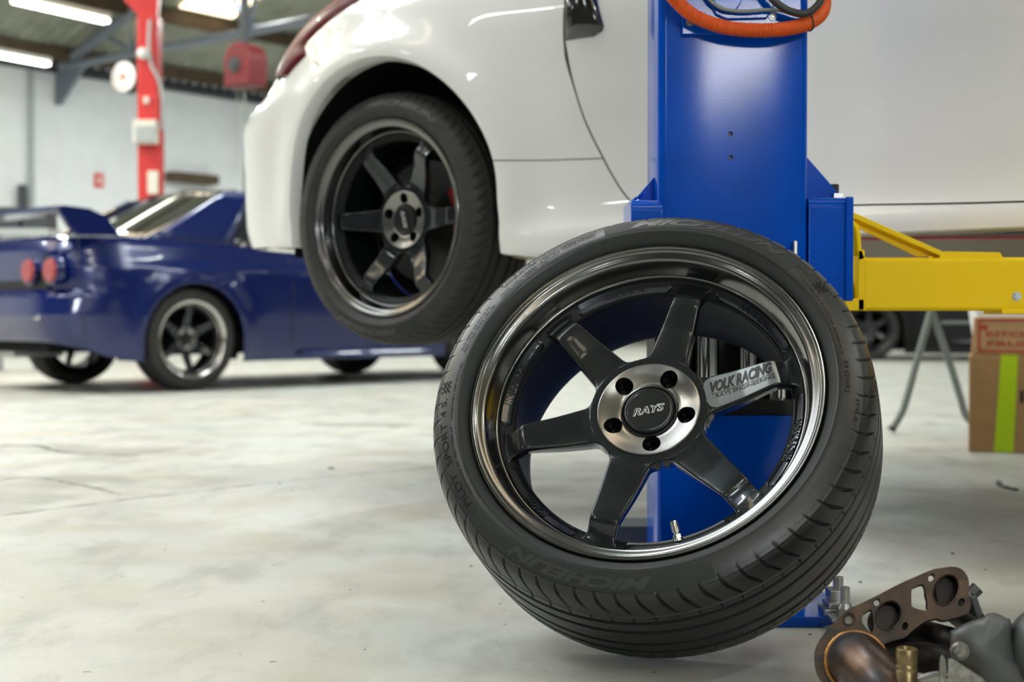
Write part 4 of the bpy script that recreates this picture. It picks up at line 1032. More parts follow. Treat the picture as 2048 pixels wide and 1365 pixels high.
# curved end plate
bm = bmesh.new(); path = [(1692, 437), (1706, 440), (1716, 450), (1721, 468), (1723, 500), (1728, 517)]
rows = []
for x, y in path: rows.append([bm.verts.new(AP(x, y)), bm.verts.new(AP(x, y) + Vector((0, .10, 0)))])
grid_faces(bm, rows); o = obj('curved_gusset', bm, M['lift_yellow'], arm, smooth=60); s = o.modifiers.new('t', 'SOLIDIFY'); s.thickness = .009
bm = bmesh.new(); boxmm(bm, (AP(1716, 500).x, DY, ZA0), (AP(1730, 500).x, DY+.10, AP(1716, 500).z)); boxmm(bm, (AP(1690, 600).x, DY, ZA0), (AP(1730, 600).x, DY+.10, ZA0+.022)); boxmm(bm, (AP(1690, 600).x, DY+.07, ZA0), (AP(1722, 600).x, DY+.10, AP(1690, 440).z)); obj('hinge_block', bm, M['lift_yellow'], arm, bevel=.002)
bm = bmesh.new(); c = AP(1700, 560); boxmm(bm, (c.x-.03, DY+.035, ZA0+.022), (c.x+.01, DY+.07, ZA0+.055)); obj('hinge_gap', bm, M['hole'], arm)
bm = bmesh.new(); c = AP(2033, 593); cyl(bm, c + Vector((0, .002, 0)), c + Vector((0, -.005, 0)), .0072, .0064, n=6); cyl(bm, c + Vector((0, .002, 0)), c + Vector((0, -.0016, 0)), .0082, n=24); obj('arm_bolt', bm, M['steel'], arm, smooth=30)
# motor bracket with screws at the top of the post
br = thing('motor_bracket', 'blue enamelled bracket plate screwed to the post behind the orange conduit', 'bracket', (xm, YF - .002, 1.0)); ob_ = Vector((xm, YF-.002, 1.0))
def BP(px, py, Y=YF-.002): return PY(px, py, Y) - ob_
bm = bmesh.new(); a, b = BP(1362, 72), BP(1601, -200); boxmm(bm, (a.x, -.012, a.z), (b.x, 0, b.z)); obj('bracket_plate', bm, M['lift_blue'], br, bevel=.002, seg=3)
bm = bmesh.new(); prism(bm, [BP(1412, 2), BP(1428, 34), BP(1450, 44), BP(1530, 42), BP(1545, 20), BP(1548, -120), BP(1412, -120)], (0, -.006, 0)); 
for v in bm.verts: v.co.y -= .012
obj('bracket_boss', bm, M['lift_blue'], br, bevel=.004, seg=3)
bm = bmesh.new(); c = BP(1455, -4, YF-.03); cyl(bm, c, c + Vector((0, .02, 0)), .024, n=32); obj('bracket_hub', bm, M['lift_blue'], br, bevel=.002)
for px, py in ((1380, 45), (1545, 33)):
    bm = bmesh.new(); c = BP(px, py, YF-.014); cyl(bm, c, c + Vector((0, -.003, 0)), .0072, .0064, n=24); cyl(bm, c + Vector((0, -.003, 0)), c + Vector((0, -.007, 0)), .0048, .0040, n=24); obj('screw', bm, M['steel'], br, smooth=30)
# corrugated orange conduit with its cables
YH = YF - .045
path = [PY(1310, -90, YH), PY(1330, -30, YH), PY(1356, 5, YH), PY(1385, 30, YH), PY(1425, 48, YH), PY(1470, 58, YH), PY(1520, 61, YH), PY(1570, 58, YH), PY(1612, 48, YH+.01), PY(1640, 30, YH+.03), PY(1648, 5, YH+.06), PY(1640, -30, YH+.08), PY(1625, -80, YH+.08)]
dense = resample(catmull(path, 24), .0008)
hose = bmesh.new(); R0 = .0112
tube(hose, dense, R0, 20, rf=lambda i: R0 + .0011 * (1 if (i * .0008) % .0038 < .0021 else -.3))
o0 = dense[0]; hm = thing('cable_conduit', 'orange corrugated conduit looping across the top of the blue post', 'conduit', path[6][:])
for v in hose.verts: v.co -= path[6]
obj('conduit', hose, M['orange'], hm, smooth=60)
bm = bmesh.new(); zt_ = [i for i, p in enumerate(dense) if p.x > PY(1618, 50, YH).x][0]; c = dense[zt_]; d = (dense[zt_+4] - dense[zt_-4]).normalized(); x_, y_ = frame_of(d)
ring = [c + (x_*math.cos(t) + y_*math.sin(t))*.0132 + Vector((0, 0, .004 if math.sin(t) > 0 else 0)) - path[6] for t in np.linspace(0, 2*math.pi, 30)]
tube(bm, ring, .0014, 6); obj('cable_tie', bm, M['black_rubber'], hm)
cab = bmesh.new(); tube(cab, catmull([PY(x, y, YH - .004 + dy) for x, y, dy in ((1500, -60, 0), (1530, -20, 0), (1552, 5, 0), (1580, 22, 0), (1610, 27, -.004), (1632, 14, 0), (1645, -10, .01), (1650, -60, .02))], 8), .0062, 14)
tag(obj('black_cable', cab, M['black_rubber'], smooth=60), 'thick black cable tied to the orange conduit at the post top', 'cable')
cab = bmesh.new(); tube(cab, catmull([PY(x, y, YH + .015) for x, y in ((1405, -60), (1412, -15), (1425, 5), (1450, 19), (1490, 23), (1530, 20), (1560, 21), (1590, 30), (1612, 34))], 8), .0031, 12)
tag(obj('grey_cable', cab, M['grey_cable'], smooth=60), 'thin grey cable sagging behind the orange conduit', 'cable')
# black rubber block at the foot of the post
bm = bmesh.new(); c = PY(1255, 1053, 2.80)
prism(bm, [(c.x-.035, 2.80, 0), (c.x+.065, 2.80, 0), (c.x+.08, 2.84, 0), (c.x+.08, 2.92, 0), (c.x-.05, 2.92, 0)], (0, 0, c.z)); 
tag(obj('rubber_block', bm, M['dark_grey'], bevel=.003), 'dark rubber block on the floor left of the blue post, seen through the wheel', 'block')
# ---------------------------------------------------------------- things further back
# red lift post
YR = 14.6
c = PY(302, 300, YR); R_ = Matrix.Rotation(-TH, 3, 'Z')
rp = thing('red_lift_post', 'tall red lift post behind the blue coupe, flaring out at the top', 'lift post', (c.x, YR, 0))
bm = bmesh.new(); boxmm(bm, (-.115, -.10, 0), (.095, .12, 3.55)); obj('post', bm, M['lift_red'], rp, bevel=.02)
def RP(px, py, Y=YR): return PY(px, py, Y) - Vector((c.x, YR, 0))
bm = bmesh.new(); prism(bm, [RP(278, 32), RP(314, 32), RP(318, -30), RP(240, -30), RP(248, 0)], (0, .10, 0)); obj('post_head', bm, M['lift_red'], rp, bevel=.006)
bm = bmesh.new(); boxmm(bm, (-.07, -.16, RP(0, 245).z), (.12, -.08, RP(0, 195).z)); obj('valve_block', bm, M['lift_red'], rp, bevel=.02)
bm = bmesh.new(); boxmm(bm, (.08, -.12, 0), (.14, -.02, RP(0, 240).z)); obj('side_rail', bm, M['lift_red'], rp)
bm = bmesh.new(); a, b = RP(278, 292), RP(324, 246); boxmm(bm, (a.x, -.24, a.z), (b.x, -.10, b.z)); obj('control_box', bm, M['cream'], rp, bevel=.01)
bm = bmesh.new(); a, b = RP(284, 290), RP(321, 258); boxmm(bm, (a.x, -.262, a.z), (b.x, -.235, b.z)); obj('control_panel', bm, M['panel_grey'], rp, bevel=.005)
bm = bmesh.new(); a, b = RP(303, 390), RP(323, 345); boxmm(bm, (a.x, -.16, a.z), (b.x, -.11, b.z)); obj('notice_card', bm, M['cream'], rp)
bm = bmesh.new(); a = RP(301, 205); box(bm, (a.x, -.17, a.z), (.05, .02, .07)); obj('paper_tag', bm, M['cream'], rp)
bm = bmesh.new(); a = RP(293, 112); bmesh.ops.create_uvsphere(bm, u_segments=20, v_segments=12, radius=.06, matrix=Matrix.Translation((a.x, -.13, a.z))); obj('beacon', bm, M['foam_white'], rp)
bm = bmesh.new(); tube(bm, catmull([RP(300, 40, YR-.15), RP(298, 90, YR-.15), RP(303, 130, YR-.15), RP(318, 160, YR-.15), RP(326, 200, YR-.13), RP(325, 260, YR-.13)], 6), .018, 8); obj('hose', bm, M['panel_grey'], rp)
# round white clock / gauge beside the post
YK = 15.2; p = PY(252, 155, YK)
ck = thing('round_dial', 'white round dial with red centre hanging left of the red post', 'dial', p[:])
bm = bmesh.new(); ax = Vector((-.42, -.9, 0)).normalized(); cyl(bm, ax*.04, -ax*.10, .165, n=40); obj('dial_case', bm, M['dark_grey'], ck)
bm = bmesh.new(); cyl(bm, ax*.045, ax*.03, .160, n=40); obj('dial_face', bm, M['foam_white'], ck)
bm = bmesh.new(); cyl(bm, ax*.05, ax*.044, .035, .045, n=4); obj('dial_pointer', bm, M['orange'], ck)
bm = bmesh.new(); cyl(bm, -ax*.05 + Vector((0, 0, .1)), -ax*.05 + Vector((0, 0, .72)), .012, n=8); obj('hanger', bm, M['dark_grey'], ck)
# red hose reel
YL = 13.0; p = PY(488, 130, YL)
rl = thing('hose_reel', 'red hose reel housing with grey hub hanging from the roof', 'hose reel', p[:], -.6)
bm = bmesh.new(); sgn = []
pts = [(-.16, -.20), (.16, -.20), (.17, .02)] + [(.17*math.cos(t), .03 + .17*math.sin(t)) for t in np.linspace(.1, math.pi-.1, 9)] + [(-.17, .02)]
prism(bm, [(x, -.10, z) for x, z in pts], (0, .24, 0)); obj('reel_housing', bm, M['reel_red'], rl, bevel=.02, seg=3, smooth=50)
bm = bmesh.new(); cyl(bm, (-.02, -.09, -.01), (-.02, -.115, -.01), .075, .068, n=32); cyl(bm, (-.02, -.11, -.01), (-.02, -.13, -.01), .03, n=20); obj('reel_hub', bm, M['dark_grey'], rl)
bm = bmesh.new(); boxmm(bm, (-.03, -.02, .18), (.03, .04, .9)); obj('reel_hanger', bm, M['dark_grey'], rl)
bm = bmesh.new(); tube(bm, [(0, 0, -.18), (0, .02, -.6), (-.02, .0, -1.5)], .014, 8); obj('reel_cord', bm, M['grey_cable'], rl)
# fluorescent battens
def batten(p0, p1, lab):
    d = (p1 - p0).normalized(); t = thing('ceiling_light', lab, 'ceiling light', ((p0+p1)/2)[:], math.atan2(d.y, d.x), 'fluorescent battens under the roof')
    L = (p1-p0).length
    bm = bmesh.new(); boxmm(bm, (-L/2-.03, -.05, .03), (L/2+.03, .05, .09)); obj('fitting', bm, M['cream'], t, bevel=.01)
    for y in (-.035, .035):
        bm = bmesh.new(); cyl(bm, (-L/2, y, 0), (L/2, y, 0), .019, n=14); obj('lamp_tube', bm, M['tube'], t)
batten(PY(30, 8, 14.4), PY(212, 38, 15.4), 'lit fluorescent batten at the upper left, the higher one of two')
batten(PY(-80, 100, 17.0), PY(95, 126, 18.1), 'lit fluorescent batten at the left edge of the photo, the lower one of two')
# pipe and sign on the left wall
def wallpt(px, py, off=.03):
    d = ray(px, py); Uv = np.array(U); t = ((U0 + off) - Uv @ np.array([0, 0, CAM_H])) / (Uv @ d); return Vector(np.array([0, 0, CAM_H]) + d*t)
bm = bmesh.new(); a = wallpt(62, 140, .06); cyl(bm, (a.x, a.y, 0), (a.x, a.y, a.z), .035, n=10); tag(obj('downpipe', bm, M['panel_grey']), 'grey pipe running down the white wall at the left', 'pipe')
bm = bmesh.new(); a = wallpt(198, 361, .02); box(bm, a, (.02, .14, .20), Matrix.Rotation(-TH, 3, 'Z')); sg = thing('wall_sign', 'small red square sign on the white wall', 'sign', a[:])
for v in bm.verts: v.co -= a
obj('sign_board', bm, M['plaster_red'], sg)
bm = bmesh.new(); box(bm, U*.012, (.006, .045, .10), Matrix.Rotation(-TH, 3, 'Z')); obj('sign_symbol', bm, M['foam_white'], sg)
bm = bmesh.new(); a = wallpt(385, 357, .12); box(bm, a, (.22, .85, .14), Matrix.Rotation(-TH, 3, 'Z')); tag(obj('wall_shelf', bm, M['purlin'], bevel=.02), 'dark brown shelf on the wall right of the red post', 'shelf')
bm = bmesh.new(); a = wallpt(45, 395, .1); box(bm, a, (.1, .1, .34), Matrix.Rotation(-TH, 3, 'Z')); tag(obj('switch_box', bm, M['dark_grey'], bevel=.02), 'small dark switch box on the wall above the blue spoiler', 'switch box')
bm = bmesh.new(); a = wallpt(475, 180, .1); b = wallpt(475, 350, .1); cyl(bm, b, a, .012, n=8); tag(obj('wall_conduit', bm, M['cream']), 'thin pale conduit on the wall below the red reel', 'conduit')
# workbench seen under the blue car's spoiler
bm = bmesh.new(); a = PY(-60, 458, 12.5); b = PY(96, 458, 12.5); boxmm(bm, (a.x, 12.5, 1.20), (b.x, 12.9, 1.26)); bt = thing('wall_bench', 'pale bench top seen beneath the blue spoiler', 'bench', (a.x, 12.5, 0))
for v in bm.verts: v.co -= Vector((a.x, 12.5, 0))
obj('bench_top', bm, M['panel_grey'], bt)
L_ = b.x - a.x
bm = bmesh.new(); boxmm(bm, (0, .02, 1.26), (L_*.62, .3, 1.45)); boxmm(bm, (L_*.66, .02, 1.26), (L_*.98, .3, 1.42)); obj('bench_drawers', bm, M['dark_grey'], bt)
bm = bmesh.new(); boxmm(bm, (.1, .05, 0), (.16, .35, 1.2)); boxmm(bm, (L_-.16, .05, 0), (L_-.1, .35, 1.2)); obj('bench_leg', bm, M['panel_grey'], bt)
# cardboard boxes at the right
YX = 4.95
def bx(pa, pb, Y, dep): a, b = PY(*pa, Y), PY(*pb, Y); return a, b
a = PZ(1938, 904, 0); YX = a[1]
c0 = PY(1938, 712, YX); wb = .46
cb = thing('cardboard_box', 'brown cardboard box with a lime tape strip, standing on the floor at the right', 'box', (c0.x, YX, 0), -.31)
bm = bmesh.new(); boxmm(bm, (0, 0, 0), (wb, .38, c0.z)); obj('carton', bm, M['cardboard'], cb, bevel=.006)
bm = bmesh.new(); zt_b = c0.z + .001
prism(bm, [(.1107, -.002, zt_b), (.1686, -.002, zt_b), (.1549, -.002, .002), (.088, -.002, .002)], (0, .0035, 0)); prism(bm, [(.1107, -.002, zt_b), (.1686, -.002, zt_b), (.17, .1, zt_b), (.11, .1, zt_b)], (0, 0, .001)); obj('tape_strip', bm, M['lime'], cb)
bm = bmesh.new()
for k in range(5): box(bm, Vector((.182 + .018*k, -.001, .205 + .01*math.sin(k*2.3))), (.012, .002, .045 - .012*(k % 2)))
obj('box_print', bm, M['decal_ink'], cb)
YX2 = YX + .01; c1 = PY(1943, 636, YX2); z2 = c1.z - c0.z
cb2 = thing('cardboard_box', 'paler cardboard box with a red stamped frame, on top of the taped box', 'box', (PY(1943, 712, YX2).x, YX2, c0.z + .002), -.31)
bm = bmesh.new(); prism(bm, [(0, 0, 0), (wb-.03, 0, 0), (wb-.03, 0, z2), (.008, 0, z2)], (0, .34, 0)); obj('carton', bm, M['cardboard_light'], cb2, bevel=.004)
bm = bmesh.new(); sq = lambda x0, z0, x1, z1: boxmm(bm, (x0, -.002, z0), (x1, .001, z1))
sq(.022, .012, wb-.08, .020); sq(.026, z2-.014, wb-.08, z2-.006); sq(.022, .012, .030, z2-.006); sq(.03, z2-.045, .055, z2-.028)
obj('stamp_frame', bm, M['red_stamp'], cb2)
for txt, z, xx, ww in (('KITCHEN', .068, .05, .22), ('FRUIT', .032, .055, .17)):
    lettering('stamp_lettering', txt, lambda x, y, z_, z=z, xx=xx: Vector((xx + x, -.0025, z + y)), ww, .020, M['red_stamp'], cb2, bold=.02)
YX3 = YX + .45; a, b = PY(1934, 632, YX3+.25), PY(2160, 600, YX3+.25)
bm = bmesh.new(); prism(bm, [(a.x+.08, YX3+.1, .0), (b.x, YX3+.1, .0), (b.x, YX3+.1, b.z), (a.x-.02, YX3+.1, b.z)], (0, .1, 0)); tag(obj('packing_box', bm, M['foam_white'], bevel=.004), 'white packing box standing behind the cardboard boxes', 'box')
# trestle stand
ft = PZ(1783, 868, 0); YT_ = ft[1]; ap = PY(1866, 632, YT_); st = thing('trestle_stand', 'grey-green tubular trestle standing on the floor under the yellow arm', 'trestle', (ap.x, YT_, 0)); oT = Vector((ap.x, YT_, 0))
for dx_, dy in ((0, 0), (.55, .3)):
    for sx, pts in ((1, [(1783, 868), (1803, 835), (1815, 800), (1838, 715), (1862, 632), (1870, 600)]), (-1, [(1958, 872), (1932, 828), (1920, 790), (1897, 715), (1868, 632), (1860, 600)])):
        Pp = [PY(x, y, YT_) - oT for x, y in pts]; 
        if sx == -1: Pp[0].z = Pp[1].z - .06
        zoff = min(p.z for p in Pp); 
        for p in Pp: p.y += dy; p.x += dx_; p.z -= zoff - .016
        bm = bmesh.new(); tube(bm, catmull(Pp, 6), .0155, 12); leg = obj('leg', bm, M['stand_grey'], st, smooth=60)
        bm = bmesh.new(); d = (Pp[0] - Pp[1]).normalized(); cyl(bm, Pp[0] - d*.012, Pp[0] + d*.004, .018, n=12); obj('rubber_foot', bm, M['black_rubber'], leg)
ztop = PY(1870, 600, YT_).z + .02
bm = bmesh.new(); prism(bm, [(-.08, -.05, ztop), (0, -.1, ztop), (.66, .26, ztop), (.6, .36, ztop)], (0, 0, .03)); obj('top_rail', bm, M['stand_grey'], st, bevel=.004)
bm = bmesh.new(); q = PY(1885, 660, YT_) - oT; cyl(bm, q + Vector((-.01, 0, .03)), q + Vector((.54, .3, .03)), .008, n=8); obj('cross_bar', bm, M['stand_grey'], st)
# dark car at the back right
TD = math.radians(-10); pd = PZ(1745, 722, 0)
md = Matrix.Translation(Vector((pd[0], 15.6, 0))) @ Matrix.Rotation(TD, 4, 'Z') @ Matrix.Rotation(0, 4, 'Z')
dk = thing('car', 'dark car parked far back at the right, beneath the yellow arm', 'car', mat=md)
build_coupe(dk, M['black_paint'], dict(rubber=M['rubber_old'], lip=M['cap'], face=M['cap'], disc=M['cap'], a0=30, l0=20, n=240, rn=64, dd=.03, R=1.21, sipes=False, cap_text=False), extra=True, low=.11)
# debris on the floor
rr = random.Random(11)
bm = bmesh.new(); p = [Vector(PZ(x, y, .004)) for x, y in ((1996, 965), (2004, 972), (2012, 975), (2022, 977), (2035, 980))]; tube(bm, catmull(p, 4), [.007, .008, .009, .008, .005, .004, .004, .004, .005, .005, .004, .004, .004, .004, .005, .005, .004][:len(catmull(p, 4))], 6)
tag(obj('rubber_scrap', bm, M['black_rubber']), 'black curled rubber scrap on the floor at the right', 'scrap')
spots = [(663, 938, 5, 'largest dark crumb on the open floor left of the leaning wheel'), (560, 968, 2.6, 'dark crumb beside the long floor joint'), (942, 1133, 2.4, 'dark crumb just left of the leaning tyre, halfway down'),
  (700, 1180, 2, 'lone dark crumb in the middle of the lower-left floor'), (1001, 1208, 1.8, 'dark crumb left of the tyre near its foot'), (730, 1300, 1.8, 'dark crumb near the bottom edge, left of the tyre'),
  (1620, 1270, 2.6, 'dark crumb in front of the blue base plate'), (1905, 1108, 2.8, 'dark crumb right above the rusty manifold flange'), (1720, 1165, 3, 'dark crumb by the anchor bolts'), (1971, 1140, 2, 'dark crumb right of the manifold stud'),
  (330, 1100, 1.6, 'tiny dark crumb on the far left floor'), (480, 1310, 1.5, 'tiny dark crumb close to the bottom left edge')]
for i, (x, y, r, lab) in enumerate(spots):
    q = Vector(PZ(x, y, .001)); k = (q - Vector((0, 0, CAM_H))).length / F_PX * r * 1.0
    bm = bmesh.new(); bmesh.ops.create_icosphere(bm, subdivisions=2, radius=k)
    for v in bm.verts: v.co = Vector((v.co.x * rr.uniform(.8, 1.6), v.co.y * rr.uniform(.8, 1.3), max(v.co.z, -k*.3) * .5 + k*.15))
    o = obj('grit', bm, M['dark_grey']); o.location = q
    tag(o, lab, 'debris', 'grit crumbs on the floor')
# ---------------------------------------------------------------- exhaust manifold lying at the lower right
n_f = Vector((-.12, -.90, .40)).normalized(); F0 = PY(1790, 1240, 1.96 * .885)
KD = .885
def MY(x, y, Y): return PY(x, y, Y * KD)
def FP(px, py, off=0.0):          # point of the flange plane seen at a pixel of the photo, as built in space
    d = Vector(ray(px, py)); O = Vector((0, 0, CAM_H)); Q = F0 + n_f * off; t = (Q - O).dot(n_f) / d.dot(n_f); return O + d * t
man = thing('exhaust_manifold', 'rusty exhaust manifold with ported flange lying on the floor at the lower right', 'exhaust manifold', (F0.x, F0.y, 0)); om = Vector((F0.x, F0.y, 0))
def ML(p): return Vector(p) - om
out = [(1693, 1222), (1700, 1216), (1710, 1213), (1752, 1193), (1800, 1168), (1862, 1141), (1880, 1137), (1905, 1134), (1922, 1138), (1933, 1150), (1938, 1165), (1938, 1190), (1942, 1208), (1938, 1224), (1925, 1232), (1893, 1241), (1880, 1240), (1872, 1238), (1850, 1244), (1830, 1258), (1810, 1275), (1790, 1281),
       (1770, 1288), (1755, 1300), (1740, 1318), (1720, 1345), (1690, 1368), (1655, 1370), (1636, 1348), (1630, 1320), (1632, 1295), (1645, 1272), (1668, 1245)]
bm = bmesh.new(); out = [(v.x, v.y) for v in catmull([Vector((x, y, 0)) for x, y in out + out[:1]], 5)][:-1]
prism(bm, [ML(FP(x, y)) for x, y in out], -n_f * .012)
fl = obj('flange', bm, M['rust'], man, smooth=30)
def cutter(pts):
    if len(pts) < 12: pts = [(v.x, v.y) for v in catmull([Vector((x, y, 0)) for x, y in pts + pts[:1]], 5)][:-1]
    c = bmesh.new(); prism(c, [ML(FP(x, y)) + n_f * .03 for x, y in pts], -n_f * .08); return c
def ell(cx, cy, rx, ry, rot=0, n=28):
    r = math.radians(rot); return [(cx + rx*math.cos(t)*math.cos(r) - ry*math.sin(t)*math.sin(r), cy + rx*math.cos(t)*math.sin(r) + ry*math.sin(t)*math.cos(r)) for t in [2*math.pi*k/n for k in range(n)]]
holes = [ell(1892, 1181, 23, 31, 25), ell(1777, 1232, 23, 29, 25), ell(1863, 1156, 6, 9, 25), ell(1923, 1205, 6.5, 8.5, 20), ell(1754, 1205, 6, 8, 25), ell(1810, 1253, 6, 8, 20), ell(1698, 1239, 8, 10, 20),
         [(1826, 1176), (1840, 1170), (1848, 1172), (1853, 1195), (1855, 1215), (1850, 1222), (1826, 1215), (1823, 1205), (1823, 1185)],
         [(1727, 1228), (1741, 1220), (1745, 1228), (1748, 1250), (1746, 1262), (1741, 1266), (1727, 1250), (1724, 1240)]]
cut(fl, [cutter(h) for h in holes])
b_ = fl.modifiers.new('b', 'BEVEL'); b_.width = .0014; b_.segments = 2; b_.limit_method = 'ANGLE'; b_.angle_limit = math.radians(50)
def port(cx, cy, rx, ry, rot, depth):
    bm = bmesh.new(); A = [ML(FP(x, y)) for x, y in ell(cx, cy, rx, ry, rot)]; rows = [[bm.verts.new(p - n_f*.001) for p in A], [bm.verts.new(p - n_f*depth) for p in A]]
    grid_faces(bm, rows, closed=True); bm.faces.new([bm.verts.new(p - n_f*depth) for p in A]); obj('port', bm, M['hole'], man, smooth=60)
    bm = bmesh.new(); B = [ML(FP(x, y)) for x, y in ell(cx, cy, rx+3.4, ry+3.4, rot)]; rows = [[bm.verts.new(p - n_f*.0005) for p in B], [bm.verts.new(b.lerp(a, .4) + n_f*.0016) for a, b in zip(A, B)], [bm.verts.new(a + n_f*.0008) for a in A]]
    grid_faces(bm, rows, closed=True); obj('port_rim', bm, M['rust'], man, smooth=60)
port(1892, 1181, 23, 31, 25, .07); port(1777, 1232, 23, 29, 25, .07)
# boss round the near bolt hole
bm = bmesh.new(); A = [ML(FP(x, y)) for x, y in ell(1698, 1239, 8.5, 10.5, 20)]; B = [ML(FP(x, y)) for x, y in ell(1698, 1239, 12.5, 14.5, 20)]
grid_faces(bm, [[bm.verts.new(p) for p in B], [bm.verts.new(b.lerp(a, .3) + n_f*.0018) for a, b in zip(A, B)], [bm.verts.new(a + n_f*.001) for a in A]], closed=True); obj('bolt_boss', bm, M['rust'], man, smooth=60)
# runners behind the flange
def run(name, pts, r, m, n=20, start=None):
    bm = bmesh.new(); st_ = [ML(FP(*start) - n_f*.013), ML(FP(*start) - n_f*.035)] if start else []; pp = catmull(st_ + [ML(MY(*p)) for p in pts], 8); tube(bm, pp, r*KD, n); return obj(name, bm, m, man, smooth=60)
run('runner_pipe', [(1938, 1240, 2.13), (1965, 1280, 2.10), (1990, 1320, 2.03), (2020, 1360, 2.0)], .022, M['dark_iron'], start=(1892, 1183))
run('runner_pipe', [(1835, 1268, 2.06), (1880, 1280, 2.06), (1930, 1295, 2.03), (1990, 1330, 1.98)], .022, M['dark_iron'], start=(1777, 1238))
run('runner_pipe', [(1790, 1312, 2.0), (1860, 1318, 2.0), (1930, 1335, 1.97), (2000, 1355, 1.95)], .022, M['dark_iron'], start=(1725, 1300))
# big brown pipe swept towards the camera from the near port
wc = FP(1713, 1326)
pp = [wc - n_f*.01, wc + n_f*.008, MY(1748, 1358, 1.88), MY(1795, 1402, 1.85), MY(1850, 1430, 1.86), MY(1920, 1440, 1.90)]
bm = bmesh.new(); dn = catmull([ML(p) for p in pp], 8); tube(bm, dn, .036, 32, rf=lambda i: .0355 - .003*min(1, i/30)); obj('collector_pipe', bm, M['rust_pipe'], man, smooth=60)
bm = bmesh.new(); A0 = ML(wc + n_f*.002); x_, y_ = frame_of(n_f); rw = random.Random(5)
tube(bm, [A0 + (x_*math.cos(t) + y_*math.sin(t))*.0368 for t in np.linspace(0, 2*math.pi, 60)], .003, 8, rf=lambda i: .0028 + rw.uniform(-.0004, .0004)); obj('weld_ring', bm, M['bronze_weld'], man, smooth=60)
# brass sensor bung standing on the pipe
b0, b1 = ML(MY(1813, 1385, 1.83)), ML(MY(1813, 1297, 1.83)); b1.x, b1.y = b0.x, b0.y
bm = bmesh.new(); R1 = .0121; L = b1.z - b0.z
prof = [(R1, 0), (R1, L*.50), (R1-.0008, L*.52), (R1, L*.55), (R1, L*.60), (R1-.0010, L*.63), (R1-.0010, L*.66), (R1, L*.69), (R1, L*.97), (R1-.001, L), (R1-.0035, L), (R1-.0042, L-.002), (R1-.0042, L*.4), (.0001, L*.4)]
rows = []
for k in range(40): t = 2*math.pi*k/40; rows.append([bm.verts.new(b0 + Vector((r*math.cos(t), r*math.sin(t), z))) for r, z in prof])
rows.append(rows[0]); grid_faces(bm, rows); obj('sensor_bung', bm, M['brass'], man, smooth=40)['label'] = 'brass-coloured open tube stub'
# heat shield with flanged bolt, strap, dome
bm = bmesh.new(); sp = [(1901, 1263), (1925, 1250), (1945, 1242), (1968, 1235), (1975, 1228), (1990, 1226), (2005, 1232), (2013, 1237), (2020, 1238), (2023, 1250), (2025, 1275), (2032, 1305), (2045, 1330), (2080, 1352), (2080, 1395), (1985, 1395), (1950, 1350), (1905, 1330), (1900, 1300)]
cx, cy = 1965, 1300; rows = []
Ls = [0, .35, .7, .92, 1.0]
cen = bm.verts.new(ML(MY(cx, cy, 1.835)))
for L_ in Ls[1:]: rows.append([bm.verts.new(ML(MY(cx + (x-cx)*L_, cy + (y-cy)*L_, 1.835 + .02*L_**2 + (.012 if L_ == 1 else 0)))) for x, y in sp])
for k in range(len(sp)): bm.faces.new((cen, rows[0][k], rows[0][(k+1) % len(sp)]))
grid_faces(bm, rows, closed=True); o = obj('heat_shield', bm, M['shield'], man, smooth=50); s = o.modifiers.new('t', 'SOLIDIFY'); s.thickness = .0022
bm = bmesh.new(); c = ML(MY(1919, 1302, 1.832)); ax = Vector((-.25, -.95, .1)).normalized()
cyl(bm, c - ax*.002, c + ax*.0015, .0105, n=32); cyl(bm, c + ax*.0015, c + ax*.004, .0095, .0078, n=32); cyl(bm, c + ax*.004, c + ax*.009, .0072, .0068, n=6); cyl(bm, c + ax*.009, c + ax*.0102, .0030, n=16); obj('flange_bolt', bm, M['old_steel'], man, smooth=30)
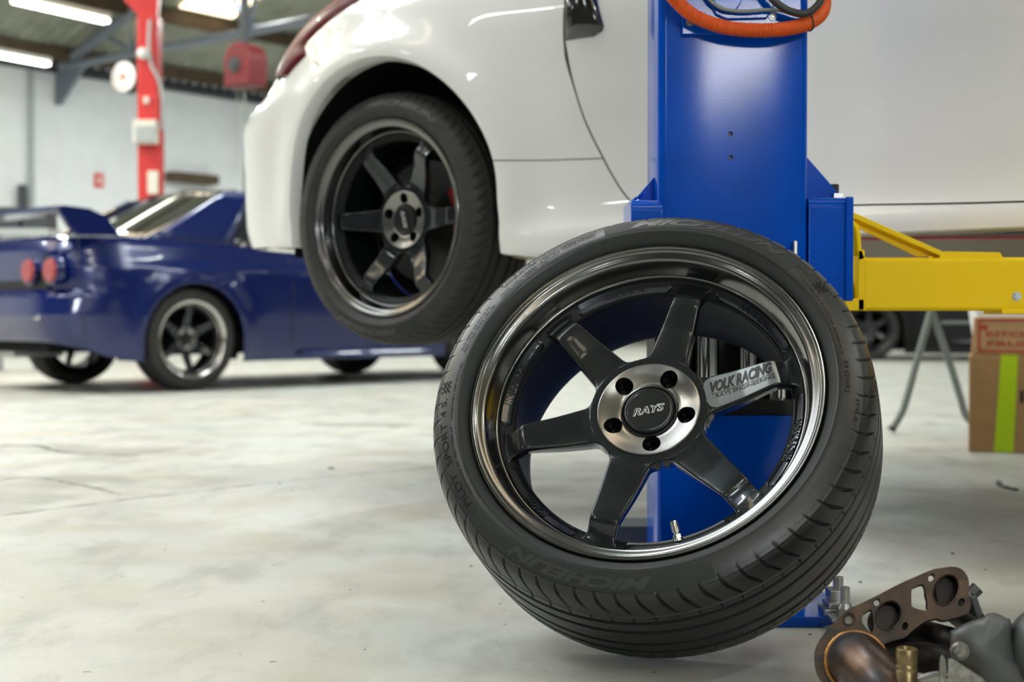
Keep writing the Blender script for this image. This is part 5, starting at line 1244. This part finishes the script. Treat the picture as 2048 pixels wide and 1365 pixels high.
bm = bmesh.new(); e_ = [(1903, 1400), (1898, 1372), (1883, 1320), (1881, 1314), (1885, 1312), (1890, 1316), (1893, 1340), (1896, 1400)]
prism(bm, [ML(MY(x, y, 1.79)) for x, y in ((1880, 1400), (1880, 1325), (1882, 1316), (1886, 1312), (1890, 1316), (1893, 1330), (1894, 1400))], (0, .004, 0)); prism(bm, [ML(MY(x, y, 1.80)) for x, y in ((1895, 1318), (1900, 1319), (1965, 1360), (1990, 1400), (1896, 1400))], (.004, .003, 0)); obj('bracket', bm, M['old_steel'], man, bevel=.0008)
bm = bmesh.new(); prism(bm, [ML(MY(x, y, 1.803)) for x, y in ((1897, 1324), (1957, 1360), (1960, 1400), (1897, 1400))], (0, .001, 0)); 
for v in bm.verts: v.co.y -= .002
obj('bracket_face', bm, M['dark_iron'], man)
run('stay_rod', [(1833, 1360, 1.83), (1855, 1352, 1.84), (1880, 1348, 1.85), (1905, 1350, 1.86)], .0035, M['steel'])
# dome of the catalyst can at the frame edge
bm = bmesh.new(); c = ML(MY(2075, 1300, 1.86)); bmesh.ops.create_uvsphere(bm, u_segments=32, v_segments=20, radius=1.0, matrix=Matrix.Translation(c) @ Matrix.Diagonal((.032, .044, .046, 1))); obj('catalyst_can', bm, M['shield'], man, smooth=60)
bm = bmesh.new(); cyl(bm, ML(MY(2040, 1320, 1.88)), ML(MY(2200, 1330, 1.9)), .045, n=32); obj('catalyst_can', bm, M['rust_pipe'], man, smooth=60)
# stud behind the flange and the oxygen sensor
bm = bmesh.new(); a, b = ML(MY(1932, 1198, 2.0)), ML(MY(1956, 1176, 2.0)); cyl(bm, a, a.lerp(b, .55), .0045, n=12); cyl(bm, a.lerp(b, .45), b, .0085, n=6); obj('stud_nut', bm, M['iron_disc'], man, smooth=30)
bm = bmesh.new(); prism(bm, [ML(MY(x, y, 1.99)) for x, y in ((1940, 1195), (1953, 1190), (1968, 1232), (1955, 1240))], (0, .03, 0)); obj('shield_strut', bm, M['shield'], man, bevel=.002)
